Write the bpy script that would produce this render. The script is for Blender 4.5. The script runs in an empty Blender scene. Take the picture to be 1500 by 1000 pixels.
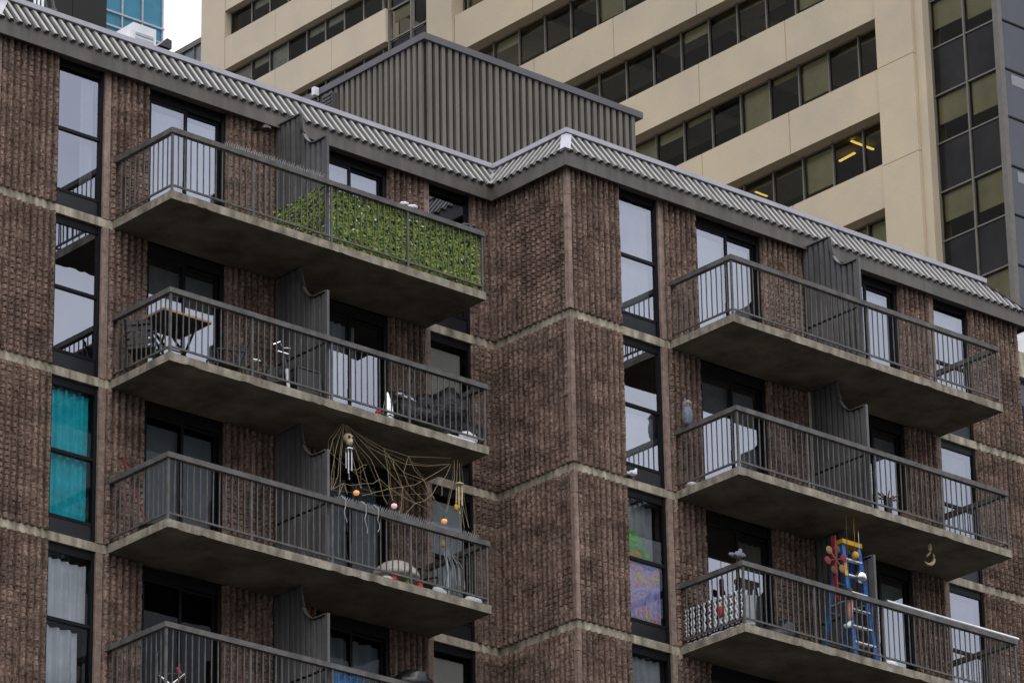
import bpy, math, random
from mathutils import Vector, Matrix, noise
random.seed(7)
sc = bpy.context.scene
col = sc.collection
PI = math.pi
D = 1.92                      # how far the left wing stands back from the right wing
FH = 2.75                     # storey height
GROUND = -31.2
BASE = {}                     # object name -> world position of its origin

# ------------------------------------------------------------------ materials
def srgb(r, g, b):
    f = lambda c: (c/255/12.92) if c/255 <= .04045 else ((c/255+.055)/1.055)**2.4
    return (f(r), f(g), f(b), 1)

def mat(name, c, rough=.7, metal=0, scale=6, var=.25, bump=0, bscale=40, c2=None, spec=.3, streak=0, stretch=(1, 1, 1)):
    m = bpy.data.materials.new(name); m.use_nodes = True
    nt = m.node_tree; b = nt.nodes['Principled BSDF']
    b.inputs['Roughness'].default_value = rough; b.inputs['Metallic'].default_value = metal
    b.inputs['Specular IOR Level'].default_value = spec
    tc = nt.nodes.new('ShaderNodeTexCoord'); mp = nt.nodes.new('ShaderNodeMapping'); mp.inputs['Scale'].default_value = stretch
    nt.links.new(tc.outputs['Object'], mp.inputs['Vector'])
    n = nt.nodes.new('ShaderNodeTexNoise'); n.inputs['Scale'].default_value = scale
    n.inputs['Detail'].default_value = 8; n.inputs['Roughness'].default_value = .65
    nt.links.new(mp.outputs[0], n.inputs['Vector'])
    r = nt.nodes.new('ShaderNodeValToRGB')
    r.color_ramp.elements[0].position = .32; r.color_ramp.elements[1].position = .68
    lo = c2 if c2 else tuple(x*(1-var) for x in c[:3])+(1,)
    hi = c if c2 else tuple(min(1, x*(1+var)) for x in c[:3])+(1,)
    r.color_ramp.elements[0].color = tuple(lo[:3])+(1,); r.color_ramp.elements[1].color = tuple(hi[:3])+(1,)
    nt.links.new(n.outputs['Fac'], r.inputs['Fac']); out = r.outputs['Color']
    if streak:
        mp2 = nt.nodes.new('ShaderNodeMapping'); mp2.inputs['Scale'].default_value = (5, 5, .35)
        nt.links.new(tc.outputs['Object'], mp2.inputs['Vector'])
        n2 = nt.nodes.new('ShaderNodeTexNoise'); n2.inputs['Scale'].default_value = 1.3; n2.inputs['Detail'].default_value = 6
        nt.links.new(mp2.outputs[0], n2.inputs['Vector'])
        r2 = nt.nodes.new('ShaderNodeValToRGB'); r2.color_ramp.elements[0].position = .35; r2.color_ramp.elements[1].position = .62
        r2.color_ramp.elements[0].color = (1-streak, 1-streak, 1-streak*1.05, 1); r2.color_ramp.elements[1].color = (1, 1, 1, 1)
        nt.links.new(n2.outputs['Fac'], r2.inputs['Fac'])
        mx = nt.nodes.new('ShaderNodeMixRGB'); mx.blend_type = 'MULTIPLY'; mx.inputs[0].default_value = 1
        nt.links.new(out, mx.inputs[1]); nt.links.new(r2.outputs[0], mx.inputs[2]); out = mx.outputs[0]
    nt.links.new(out, b.inputs['Base Color'])
    if bump:
        n3 = nt.nodes.new('ShaderNodeTexNoise'); n3.inputs['Scale'].default_value = bscale; n3.inputs['Detail'].default_value = 6
        nt.links.new(tc.outputs['Object'], n3.inputs['Vector'])
        bp = nt.nodes.new('ShaderNodeBump'); bp.inputs['Strength'].default_value = bump; bp.inputs['Distance'].default_value = .02
        nt.links.new(n3.outputs['Fac'], bp.inputs['Height']); nt.links.new(bp.outputs[0], b.inputs['Normal'])
    return m

def glass(name, tint, refl, rcol=(1, 1, 1, 1), wav=.02, wscale=1.2):
    m = bpy.data.materials.new(name); m.use_nodes = True
    nt = m.node_tree; nt.nodes.clear()
    o = nt.nodes.new('ShaderNodeOutputMaterial'); t = nt.nodes.new('ShaderNodeBsdfTransparent'); g = nt.nodes.new('ShaderNodeBsdfGlossy')
    t.inputs[0].default_value = tint; g.inputs[0].default_value = rcol; g.inputs['Roughness'].default_value = .015
    fr = nt.nodes.new('ShaderNodeFresnel'); fr.inputs[0].default_value = 1.5
    ad = nt.nodes.new('ShaderNodeMath'); ad.operation = 'ADD'; ad.inputs[1].default_value = refl; ad.use_clamp = True
    nt.links.new(fr.outputs[0], ad.inputs[0])
    mx = nt.nodes.new('ShaderNodeMixShader'); nt.links.new(ad.outputs[0], mx.inputs[0])
    nt.links.new(t.outputs[0], mx.inputs[1]); nt.links.new(g.outputs[0], mx.inputs[2]); nt.links.new(mx.outputs[0], o.inputs[0])
    tc = nt.nodes.new('ShaderNodeTexCoord'); n = nt.nodes.new('ShaderNodeTexNoise'); n.inputs['Scale'].default_value = wscale
    n.inputs['Detail'].default_value = 1
    nt.links.new(tc.outputs['Object'], n.inputs['Vector'])
    bp = nt.nodes.new('ShaderNodeBump'); bp.inputs['Strength'].default_value = 1; bp.inputs['Distance'].default_value = wav
    nt.links.new(n.outputs['Fac'], bp.inputs['Height']); nt.links.new(bp.outputs[0], g.inputs['Normal'])
    return m

def emit(name, c, s):
    m = bpy.data.materials.new(name); m.use_nodes = True
    b = m.node_tree.nodes['Principled BSDF']; b.inputs['Base Color'].default_value = c
    n = m.node_tree.nodes.new('ShaderNodeTexNoise'); n.inputs['Scale'].default_value = 26
    r = m.node_tree.nodes.new('ShaderNodeValToRGB'); r.color_ramp.elements[0].color = tuple(x*.2 for x in c[:3])+(1,); r.color_ramp.elements[1].color = c; r.color_ramp.elements[0].position = .38; r.color_ramp.elements[1].position = .6
    m.node_tree.links.new(n.outputs[0], r.inputs[0]); m.node_tree.links.new(r.outputs[0], b.inputs['Emission Color'])
    b.inputs['Emission Strength'].default_value = s
    return m

def brick_mat():
    m = mat('split_face_block', (.30, .222, .182, 1), .92, scale=2.2, c2=(.17, .122, .1, 1), bump=.8, bscale=45, streak=.3, spec=.15)
    nt = m.node_tree; b = nt.nodes['Principled BSDF']
    src = b.inputs['Base Color'].links[0].from_socket
    tc = nt.nodes.new('ShaderNodeTexCoord')
    n = nt.nodes.new('ShaderNodeTexNoise'); n.inputs['Scale'].default_value = 24; n.inputs['Detail'].default_value = 4
    nt.links.new(tc.outputs['Object'], n.inputs['Vector'])
    r = nt.nodes.new('ShaderNodeValToRGB'); r.color_ramp.elements[0].position = .34; r.color_ramp.elements[1].position = .72
    r.color_ramp.elements[0].color = (.55, .53, .53, 1); r.color_ramp.elements[1].color = (1.5, 1.46, 1.42, 1)
    nt.links.new(n.outputs[0], r.inputs[0])
    mx = nt.nodes.new('ShaderNodeMixRGB'); mx.blend_type = 'MULTIPLY'; mx.inputs[0].default_value = .85
    nt.links.new(src, mx.inputs[1]); nt.links.new(r.outputs[0], mx.inputs[2])
    # blocks differ a little from each other
    mp = nt.nodes.new('ShaderNodeMapping'); mp.inputs['Scale'].default_value = (2.56, 2.56, 5)
    nt.links.new(tc.outputs['Object'], mp.inputs['Vector'])
    w = nt.nodes.new('ShaderNodeTexWhiteNoise'); fl = nt.nodes.new('ShaderNodeVectorMath'); fl.operation = 'FLOOR'
    nt.links.new(mp.outputs[0], fl.inputs[0]); nt.links.new(fl.outputs[0], w.inputs['Vector'])
    r3 = nt.nodes.new('ShaderNodeValToRGB'); r3.color_ramp.elements[0].color = (.7, .68, .68, 1); r3.color_ramp.elements[1].color = (1.2, 1.17, 1.15, 1)
    nt.links.new(w.outputs['Value'], r3.inputs[0])
    mx2 = nt.nodes.new('ShaderNodeMixRGB'); mx2.blend_type = 'MULTIPLY'; mx2.inputs[0].default_value = 1
    nt.links.new(mx.outputs[0], mx2.inputs[1]); nt.links.new(r3.outputs[0], mx2.inputs[2])
    mp4 = nt.nodes.new('ShaderNodeMapping'); mp4.inputs['Scale'].default_value = (21, 21, 15)
    nt.links.new(tc.outputs['Object'], mp4.inputs['Vector'])
    n4 = nt.nodes.new('ShaderNodeTexNoise'); n4.inputs['Scale'].default_value = 1; n4.inputs['Detail'].default_value = 2
    nt.links.new(mp4.outputs[0], n4.inputs['Vector'])
    r4 = nt.nodes.new('ShaderNodeValToRGB'); r4.color_ramp.elements[0].position = .33; r4.color_ramp.elements[1].position = .47
    r4.color_ramp.elements[0].color = (.5, .47, .46, 1); r4.color_ramp.elements[1].color = (1.05, 1.05, 1.05, 1)
    nt.links.new(n4.outputs['Fac'], r4.inputs[0])
    mx4 = nt.nodes.new('ShaderNodeMixRGB'); mx4.blend_type = 'MULTIPLY'; mx4.inputs[0].default_value = 1
    nt.links.new(mx2.outputs[0], mx4.inputs[1]); nt.links.new(r4.outputs[0], mx4.inputs[2])
    nt.links.new(mx4.outputs[0], b.inputs['Base Color'])
    return m

M = dict(
    brick=brick_mat(),
    quoin=mat('smooth_quoin', (.30, .215, .175, 1), .92, scale=9, var=.35, bump=.7, streak=.35),
    concrete=mat('band_concrete', (.48, .42, .33, 1), .9, scale=9, var=.22, bump=.4, streak=.6),
    slab=mat('slab_concrete', (.31, .27, .215, 1), .92, scale=5, var=.35, bump=.5, bscale=30, streak=.45),
    rail=mat('rail_paint', (.1, .092, .088, 1), .6, scale=5, var=.42, bump=.1),
    bal=mat('baluster_paint', (.1, .094, .088, 1), .55, scale=5, var=.4),
    divider=mat('divider_sheet', (.125, .12, .122, 1), .5, scale=3, var=.2, streak=.3),
    lower=glass('divider_lower', (.3, .33, .34, 1), .02),
    frame=mat('dark_frame', (.007, .007, .0085, 1), .5, scale=10, var=.3, spec=.15),
    spand=mat('dark_spandrel', (.014, .014, .017, 1), .4, scale=3, var=.2),
    glass=glass('flat_glass', (.62, .64, .64, 1), .25, (.82, .86, 1, 1), .0025, .9),
    gclear=glass('clear_glass', (.9, .92, .92, 1), -.03, (.8, .85, 1, 1), .0025, .9),
    gdull=glass('dull_glass', (.5, .52, .52, 1), -.03, (.8, .85, 1, 1), .0025, .9),
    gmid=glass('mid_glass', (.9, .92, .92, 1), -.01, (.8, .85, 1, 1), .0025, .9),
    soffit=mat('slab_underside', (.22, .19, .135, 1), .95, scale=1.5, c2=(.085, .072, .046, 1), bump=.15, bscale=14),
    interior=mat('room_paint', (.22, .2, .18, 1), .9, scale=1, var=.2),
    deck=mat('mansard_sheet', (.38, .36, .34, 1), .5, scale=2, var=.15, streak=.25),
    cap=mat('cap_flashing', (.4, .39, .43, 1), .4, scale=3, var=.12),
    fascia=mat('fascia_sheet', (.118, .105, .095, 1), .5, scale=2, var=.15, streak=.25),
    gap_shade=mat('dark_gap_shade', (.018, .016, .017, 1), .9),  # near-black, paints shade into grooves and rib ends
    flank_shade=mat('rib_flank_shade', (.11, .105, .1, 1), .7, scale=3, var=.2),  # rib sides coloured darker than the sheet to imitate shade
    roof=mat('roof_felt', (.1, .1, .1, 1), .9),
    pent=mat('penthouse_sheet', (.155, .14, .117, 1), .5, scale=1.2, var=.12, streak=.2),
    pentcap=mat('penthouse_cap', (.1, .095, .105, 1), .45, scale=2, var=.15),
    tan=mat('tan_precast', (.58, .475, .33, 1), .88, scale=.22, c2=(.46, .395, .3, 1), bump=.3, bscale=9, spec=.15),
    tanl=mat('pale_tan_precast', (.59, .49, .36, 1), .88, scale=.2, c2=(.48, .415, .33, 1), bump=.3, bscale=9, spec=.15),
    joint=mat('panel_joint', (.3, .26, .2, 1), .9),
    tglass=glass('bronze_glass', (.8, .78, .66, 1), -.02, (.3, .29, .27, 1), .004, .8),
    tdark=mat('dark_spandrel_glass', (.016, .015, .015, 1), .2, scale=.45, var=.5, spec=.08),
    tmul=mat('bronze_mullion', (.13, .118, .1, 1), .4, scale=3, var=.15),
    tceil_lit=mat('daylit_ceiling', (.7, .67, .54, 1), .9, scale=.6, var=.2),  # pale colour paints daylight on the ceiling by the windows
    tfloor=mat('dim_office_ceiling', (.2, .19, .155, 1), .9, scale=1, var=.1),  # ceiling colour darkened to imitate daylight falling off indoors
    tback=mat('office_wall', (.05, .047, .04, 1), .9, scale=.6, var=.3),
    tpart=mat('office_partition', (.36, .34, .25, 1), .9, scale=.6, var=.3),
    tblind=mat('office_blind', (.42, .4, .29, 1), .85, scale=.7, var=.2),
    tube=emit('office_tube', (1, .72, .2, 1), 1.5),
    slate=mat('slate_glass', (.055, .057, .075, 1), .15, scale=.35, var=.2, spec=.4),
    slatel=mat('slate_glass_pale', (.2, .2, .22, 1), .2, scale=.5, var=.15, spec=.6),
    blue=mat('blue_curtain_glass', (.045, .2, .29, 1), .1, scale=.5, var=.2, spec=.25),
    white=mat('white_paint', (.72, .72, .74, 1), .5, scale=4, var=.1),
    brown=mat('dark_brown_cladding', (.012, .0105, .01, 1), .6, scale=.5, var=.15),
    greyb=mat('grey_glazing', (.12, .13, .15, 1), .2, scale=.6, var=.2),
    black=mat('black_plastic', (.015, .015, .016, 1), .35, scale=14, var=.5, spec=.5),
    tarp=mat('black_tarpaulin', (.008, .008, .01, 1), .33, scale=14, var=.5, spec=.4, bump=2.5, bscale=9),
    chrome=mat('chrome', (.75, .75, .76, 1), .15, 1, scale=20, var=.15),
    steel=mat('steel_tube', (.62, .62, .63, 1), .3, .9, scale=8, var=.15),
    wood=mat('light_wood', (.5, .33, .17, 1), .6, scale=10, var=.25, stretch=(1, 6, 6)),
    red=mat('red_paint', (.5, .025, .03, 1), .45, scale=8, var=.25),
    dred=mat('dull_red', (.2, .02, .025, 1), .6, scale=8, var=.3),
    ochre=mat('dull_ochre', (.24, .13, .05, 1), .6, scale=8, var=.3),
    green=mat('bright_green', (.16, .55, .04, 1), .5, scale=8, var=.25),
    yellow=mat('yellow_plastic', (.58, .32, .02, 1), .55, scale=9, var=.35),
    bluep=mat('blue_fibreglass', (.025, .105, .33, 1), .5, scale=9, var=.45),
    bluec=mat('blue_cloth', (.05, .22, .55, 1), .8, scale=5, var=.5),
    teal=mat('teal_cloth', (.035, .62, .7, 1), .85, scale=4, var=.2),
    sheer=mat('white_cloth', (.75, .76, .78, 1), .9, scale=3, var=.12),
    greyc=mat('grey_cloth', (.42, .44, .46, 1), .9, scale=3, var=.2),
    beige=mat('beige_cloth', (.42, .4, .35, 1), .9, scale=2, var=.1),
    purple=mat('purple_cloth', (.1, .04, .08, 1), .9, scale=3, var=.2),
    leaf=mat('leaf_green', (.38, .44, .06, 1), .55, scale=8, c2=(.03, .125, .025, 1)),
    leafd=mat('leaf_dark', (.02, .06, .02, 1), .7, scale=7, var=.4),
    rope=mat('jute_rope', (.3, .24, .14, 1), .9, scale=30, var=.3),
    bone=mat('bone', (.55, .45, .28, 1), .7, scale=20, var=.3),
    lantern=emit('lantern_glow', (1, .42, .14, 1), .55),
    lanternp=emit('pink_lantern_glow', (1, .5, .6, 1), .55),
    feather=mat('pigeon_grey', (.16, .17, .2, 1), .7, scale=18, var=.5),
    pink=mat('pink_skin_plastic', (.5, .26, .22, 1), .6, scale=8, var=.2),
    parasol=mat('pale_canvas', (.5, .44, .4, 1), .85, scale=6, var=.15),
    terra=mat('brown_pot', (.12, .06, .035, 1), .8, scale=8, var=.3),
    asphalt=mat('asphalt', (.045, .045, .047, 1), .9, scale=.3, var=.2),
    lowwall=mat('plain_block', (.13, .09, .075, 1), .9, scale=2, var=.25),
)

# ------------------------------------------------------------------ mesh helper
class MB:
    def __init__(s): s.v = []; s.f = []; s.sm = []
    def quad(s, a, b, c, d):
        n = len(s.v); s.v += [tuple(a), tuple(b), tuple(c), tuple(d)]; s.f.append((n, n+1, n+2, n+3))
    def box(s, x0, x1, y0, y1, z0, z1):
        if x0 > x1: x0, x1 = x1, x0
        if y0 > y1: y0, y1 = y1, y0
        if z0 > z1: z0, z1 = z1, z0
        n = len(s.v)
        s.v += [(x0,y0,z0),(x1,y0,z0),(x1,y1,z0),(x0,y1,z0),(x0,y0,z1),(x1,y0,z1),(x1,y1,z1),(x0,y1,z1)]
        s.f += [tuple(n+i for i in q) for q in ((0,3,2,1),(4,5,6,7),(0,1,5,4),(1,2,6,5),(2,3,7,6),(3,0,4,7))]
        return s
    def prism(s, poly, ext):                       # poly: 3-D outline, ext: vector
        n = len(s.v); k = len(poly); e = Vector(ext)
        s.v += [tuple(Vector(p)) for p in poly] + [tuple(Vector(p)+e) for p in poly]
        s.f.append(tuple(n+i for i in reversed(range(k)))); s.f.append(tuple(n+k+i for i in range(k)))
        for i in range(k): j = (i+1) % k; s.f.append((n+i, n+j, n+k+j, n+k+i))
        return s
    def tube(s, pts, r, seg=8, closed=False, radii=None):
        P = [Vector(p) for p in pts]; N = len(P); n0 = len(s.v); ref = None
        for i, p in enumerate(P):
            t = (P[(i+1) % N]-P[i-1]) if closed else (P[min(i+1, N-1)]-P[max(i-1, 0)])
            t.normalize()
            if ref is None: ref = Vector((0,0,1)) if abs(t.z) < .9 else Vector((1,0,0))
            a = t.cross(ref).normalized(); b = t.cross(a).normalized(); ref = -b if False else ref
            rr = radii[i] if radii else r
            for k in range(seg):
                an = 2*PI*k/seg; s.v.append(tuple(p + a*math.cos(an)*rr + b*math.sin(an)*rr))
        for i in range(N if closed else N-1):
            j = (i+1) % N
            for k in range(seg):
                l = (k+1) % seg; s.f.append((n0+i*seg+k, n0+i*seg+l, n0+j*seg+l, n0+j*seg+k))
        if not closed:
            s.f.append(tuple(n0+k for k in reversed(range(seg)))); s.f.append(tuple(n0+(N-1)*seg+k for k in range(seg)))
        return s
    def bar(s, a, b, w, h=None):                   # square bar between two points
        a = Vector(a); b = Vector(b); h = h or w; t = (b-a).normalized()
        ref = Vector((0,0,1)) if abs(t.z) < .9 else Vector((1,0,0))
        u = t.cross(ref).normalized()*w/2; v = u.cross(t).normalized()*h/2
        return s.prism([a-u-v, a+u-v, a+u+v, a-u+v], b-a)
    def lathe(s, c, prof, seg=16, axis=None, sq=(1, 1)):          # prof: (radius, height)
        c = Vector(c); n0 = len(s.v); R = Vector((0,0,1)).rotation_difference(Vector(axis)).to_matrix() if axis else Matrix.Identity(3)
        for r, h in prof:
            for k in range(seg):
                an = 2*PI*k/seg; s.v.append(tuple(c + R @ Vector((r*math.cos(an)*sq[0], r*math.sin(an)*sq[1], h))))
        for i in range(len(prof)-1):
            for k in range(seg):
                l = (k+1) % seg; s.f.append((n0+i*seg+k, n0+i*seg+l, n0+(i+1)*seg+l, n0+(i+1)*seg+k))
        s.f.append(tuple(n0+k for k in reversed(range(seg)))); s.f.append(tuple(n0+(len(prof)-1)*seg+k for k in range(seg)))
        return s
    def ball(s, c, r, sq=(1, 1, 1), seg=14, rings=8, jit=0):
        pr = [(max(1e-4, math.sin(PI*i/rings))*1.0, -math.cos(PI*i/rings)) for i in range(rings+1)]
        n0 = len(s.v); s.lathe((0,0,0), pr, seg)
        for i in range(n0, len(s.v)):
            q = Vector(s.v[i]); k = 1 + (jit*noise.noise(q*2.3+Vector(c)) if jit else 0)
            s.v[i] = (c[0]+q.x*r*sq[0]*k, c[1]+q.y*r*sq[1]*k, c[2]+q.z*r*sq[2]*k)
        return s
    def build(s, name, m, parent=None, base=(0,0,0), smooth=False):
        if parent is not None: base = BASE[parent.name]
        me = bpy.data.meshes.new(name); b = base
        me.from_pydata([(x-b[0], y-b[1], z-b[2]) for x, y, z in s.v], [], s.f); me.update()
        me.materials.append(M[m] if isinstance(m, str) else m)
        if smooth:
            for p in me.polygons: p.use_smooth = True
        o = bpy.data.objects.new(name, me); col.objects.link(o)
        if parent is not None: o.parent = parent
        else: o.location = b
        BASE[o.name] = tuple(b)
        return o

def tag(o, label, cat, group=None, kind=None):
    o['label'] = label; o['category'] = cat
    if group: o['group'] = group
    if kind: o['kind'] = kind
    return o
def thing(name, loc, label, cat, group=None):
    o = bpy.data.objects.new(name, None); col.objects.link(o); o.location = loc; o.empty_display_size = .2
    BASE[o.name] = tuple(loc)
    return tag(o, label, cat, group)
def structure(o): o['kind'] = 'structure'; return o

# local frame of the two wings: l = metres along the facade, d = metres out from the wall
def W(bay, l, d, z): return (l-10.37, D-d, z) if bay == 0 else (l, -d, z)
def WK(bay, k): return lambda l, d, z: W(bay, l, d, z-FH*k)

# ------------------------------------------------------------------ the apartment building
apt = thing('apartment_building', (0, 0, GROUND), 'brown ribbed block apartment building with stacked concrete balconies and a grey metal roof edge', 'apartment building')

PITCH = .128
def ribbed(mb, fr, u0, u1, z0, z1, depth=.2):
    """split-face fluted block panel: fr(u, out, z) -> world; ribs stand out, every course broken by the chisel"""
    n = max(1, round((u1-u0)/PITCH)); p = (u1-u0)/n
    prof = []
    for i in range(n):
        for t, h in ((.0, .0), (.2, .0), (.27, .05), (.42, .078), (.64, .076), (.8, .05), (.88, .0)): prof.append((u0+(i+t)*p, h, i))
    prof.append((u1, 0, n))
    rows = max(1, round((z1-z0)/.1)); rh = (z1-z0)/rows
    zs = []
    for r in range(rows):
        for t in (.0, .17, .5, .85): zs.append((z0+(r+t)*rh, t, r))
    zs.append((z1, 0, rows))
    n0 = len(mb.v); cw = len(prof)
    cell = {}; pr_ = random.Random(int(u0*100)+77)
    for z, t, r in zs:
        for u, h, i in prof:
            if (i, r) not in cell:
                q = Vector(fr(u, 0, z)); cell[(i, r)] = .008*noise.noise(q*1.1)+(random.uniform(-.012, .004) if noise.noise(q*.7+Vector((5, 5, 5))) > -.12 else random.uniform(-.004, .002))-(.02 if pr_.random() < .05 else 0)
            o = 0
            if h > 0:
                o = h + cell[(i, r)] + random.uniform(-.007, .006)
                if t == 0: o -= .008+max(0, .045*noise.noise(Vector(fr(u, 0, z))*.55+Vector((3, 1, 7))))
            o = max(o, 0)
            mb.v.append(fr(u, o, z))
    for a in range(len(zs)-1):
        for b in range(cw-1):
            q = n0+a*cw+b; mb.f.append((q, q+1, q+cw+1, q+cw))
    # the returns of the panel
    for (b, flip) in ((0, 0), (cw-1, 1)):
        for a in range(len(zs)-1):
            p0 = mb.v[n0+a*cw+b]; p1 = mb.v[n0+(a+1)*cw+b]; u = prof[b][0]
            mb.quad(p0, p1, fr(u, -depth, zs[a+1][0]), fr(u, -depth, zs[a][0]))
    for a in (0, len(zs)-1):
        for b in range(cw-1):
            q = n0+a*cw+b; mb.quad(mb.v[q], mb.v[q+1], fr(prof[b+1][0], -depth, zs[a][0]), fr(prof[b][0], -depth, zs[a][0]))

def front(bay): return lambda u, o, z: W(bay, u, o, z)
ret_fr = lambda u, o, z: (-o, D-u, z)                 # the short return wall between the two wings
left_fr = lambda u, o, z: (-10.37-o, 9-u, z)          # the outer side of the left wing
NK = 5
END = (10.37, 11.13)
def zspan(k): return (-FH*k+.0, -FH*k+2.6 if k else 2.72)
for bay in (0, 1):
    segs = [(.03, 1.18), (2.2, 2.98), (4.56, 6.44), (8.0, 8.78), (9.83, END[bay])]
    for a, b in segs:
        mb = MB()
        for k in range(NK): z0, z1 = zspan(k); ribbed(mb, front(bay), a, b, z0, z1)
        mb.build('brick_wall', 'brick', apt)
for fr, u1 in ((ret_fr, D-.03), (left_fr, 7.05)):
    mb = MB()
    for k in range(NK): z0, z1 = zspan(k); ribbed(mb, fr, .0, u1, z0, z1)
    mb.build('brick_wall', 'brick', apt)
# smooth corner ribs
for cx, cy in ((0, 0), (-10.37, D)):
    for k in range(NK):
        z0, z1 = zspan(k)
        mb = MB()
        h = (z1-z0)/13
        for j in range(13):
            e = random.uniform(-.004, .004)
            mb.box(cx-.062-e, cx+.03, cy-.062-e, cy+.03, z0+j*h+.002, z0+(j+1)*h-.002)
        mb.build('corner_quoin', 'quoin', apt)
# concrete floor bands
for bay in (0, 1):
    for k in range(1, NK):
        z1 = -FH*(k-1)-.0; z0 = z1-.148
        for a, b in ((-.0 if bay else .0, 2.28), (8.9 if bay else 8.82, END[bay])):
            mb = MB(); p = W(bay, a-(.014 if a == 0 else 0), .014, z0); q = W(bay, b, -.3, z1-.003)
            mb.box(p[0], q[0], p[1], q[1], z0, z1-.003); mb.build('floor_band', 'concrete', apt)
for k in range(1, NK):
    z1 = -FH*(k-1); mb = MB().box(-.014, .3, .3, D-.014, z1-.148, z1-.003); mb.build('floor_band', 'concrete', apt)
# pale fins at the ends of the balconies
for bay in (0, 1):
    for k in range(NK):
        for a, b in ((2.08, 2.2), (8.78, 8.9)):
            z0, z1 = zspan(k); mb = MB(); p = W(bay, a, .03, 0); q = W(bay, b, -.3, 0)
            h = (z1-z0)/6
            for j in range(6): mb.box(p[0]+random.uniform(0, .003), q[0], p[1]+random.uniform(0, .004), q[1], z0+j*h+.002, z0+(j+1)*h-.002)
            mb.build('pilaster', 'quoin', apt)
# rooms behind the openings
mb = MB()
for bay in (0, 1):
    x0 = W(bay, .25, 0, 0)[0]; x1 = W(bay, END[bay]-.25, 0, 0)[0]; y = W(bay, 0, 0, 0)[1]
    if bay == 0: x1 += .5
    mb.box(x0, x1, y+3.6, y+3.75, -FH*NK, 2.72)
    for k in range(-1, NK): mb.box(x0, x1, y+.3, y+3.6, -FH*k-.13, -FH*k-.01)
    for l in (5.42,): mb.box(W(bay, l, 0, 0)[0], W(bay, l+.15, 0, 0)[0], y+.25, y+3.6, -FH*NK, 2.7)
    for l in (2.2, 8.7, .3, END[bay]-.4): mb.box(W(bay, l, 0, 0)[0], W(bay, l+.1, 0, 0)[0], y+.25, y+3.6, -FH*NK, 2.7)
mb.build('room_shell', 'interior', apt)
# plain lower storeys and back of the block
mb = MB(); mb.box(-10.37, .2, D+.02, 15, GROUND, -FH*(NK-1)-.15); mb.box(.01, 11.12, .02, 14.9, GROUND+.02, -FH*(NK-1)-.155)
mb.build('lower_storeys', 'lowwall', apt)
mb = MB(); mb.box(-10.3, 11.05, 14.5, 14.95, -FH*(NK-1)-.1, 2.7); mb.box(10.83, 11.1, .25, 14.4, -FH*(NK-1)-.1, 2.7); mb.build('rear_wall', 'lowwall', apt)

# windows of the two stairs of bedrooms and the sliding doors
GL = {(0, 2): 'gclear', (0, 3): 'gclear', (1, 2): 'gmid', (1, 3): 'gclear'}
def window(bay, a, b, k):
    T = WK(bay, k); zt = 2.46; y = -.1
    def bx(mb, l0, l1, d0, d1, z0, z1):
        p = T(l0, d0, z0); q = T(l1, d1, z1); mb.box(p[0], q[0], p[1], q[1], p[2], q[2])
    f = MB()
    bx(f, a, a+.04, -.13, -.03, .0, 2.6); bx(f, b-.055, b, -.13, -.02, .0, 2.6)
    bx(f, a+.04, b-.055, -.13, -.035, zt, 2.6); bx(f, a+.04, b-.055, -.13, -.03, 1.345, 1.4); bx(f, a+.04, b-.055, -.13, -.035, .27, .32)
    w = f.build('window', 'frame', apt)
    s = MB(); bx(s, a+.04, b-.055, -.12, -.045, .0, .27); s.build('spandrel_panel', 'spand', w)
    for z0, z1 in ((.32, 1.345), (1.4, zt)):
        g = MB(); g.quad(T(a+.04, -.06, z0), T(b-.055, -.06, z0), T(b-.055, -.06, z1), T(a+.04, -.06, z1)); g.build('pane', GL.get((bay, k), 'glass') if a < 5 else ('gclear' if bay == 0 and k else 'glass'), w)
def door(bay, a, b, k):
    T = WK(bay, k); zt = 2.42
    def bx(mb, l0, l1, d0, d1, z0, z1):
        p = T(l0, d0, z0); q = T(l1, d1, z1); mb.box(p[0], q[0], p[1], q[1], p[2], q[2])
    f = MB(); m_ = (a+b)/2
    bx(f, a, a+.05, -.17, -.03, .0, 2.6); bx(f, b-.07, b, -.17, -.03, .0, 2.6); bx(f, a+.05, b-.07, -.17, -.04, zt, 2.6); bx(f, a+.05, b-.07, -.17, -.04, 0, .06)
    w = f.build('sliding_door', 'frame', apt)
    for i, (l0, l1, d) in enumerate(((a+.05, m_+.03, -.075), (m_-.03, b-.07, -.12))):
        s = MB(); bx(s, l0, l0+.04, d-.02, d+.02, .06, zt); bx(s, l1-.05, l1, d-.02, d+.02, .06, zt); bx(s, l0+.04, l1-.05, d-.02, d+.02, .06, .12); bx(s, l0+.04, l1-.05, d-.02, d+.02, zt-.05, zt)
        s.build('door_leaf', 'frame', w)
        g = MB(); g.quad(T(l0+.04, d, .12), T(l1-.05, d, .12), T(l1-.05, d, zt-.05), T(l0+.04, d, zt-.05)); g.build('pane', 'gdull' if bay == 0 and k > 1 else 'glass', w)
    h = MB(); bx(h, m_-.012, m_+.008, -.055, -.035, .95, 1.15); h.build('handle', 'black', w)
for bay in (0, 1):
    for k in range(NK):
        for a, b in ((1.18, 2.08), (8.9, 9.83)): window(bay, a, b, k)
        for a, b in ((2.98, 4.56), (6.44, 8.0)): door(bay, a, b, k)

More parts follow.
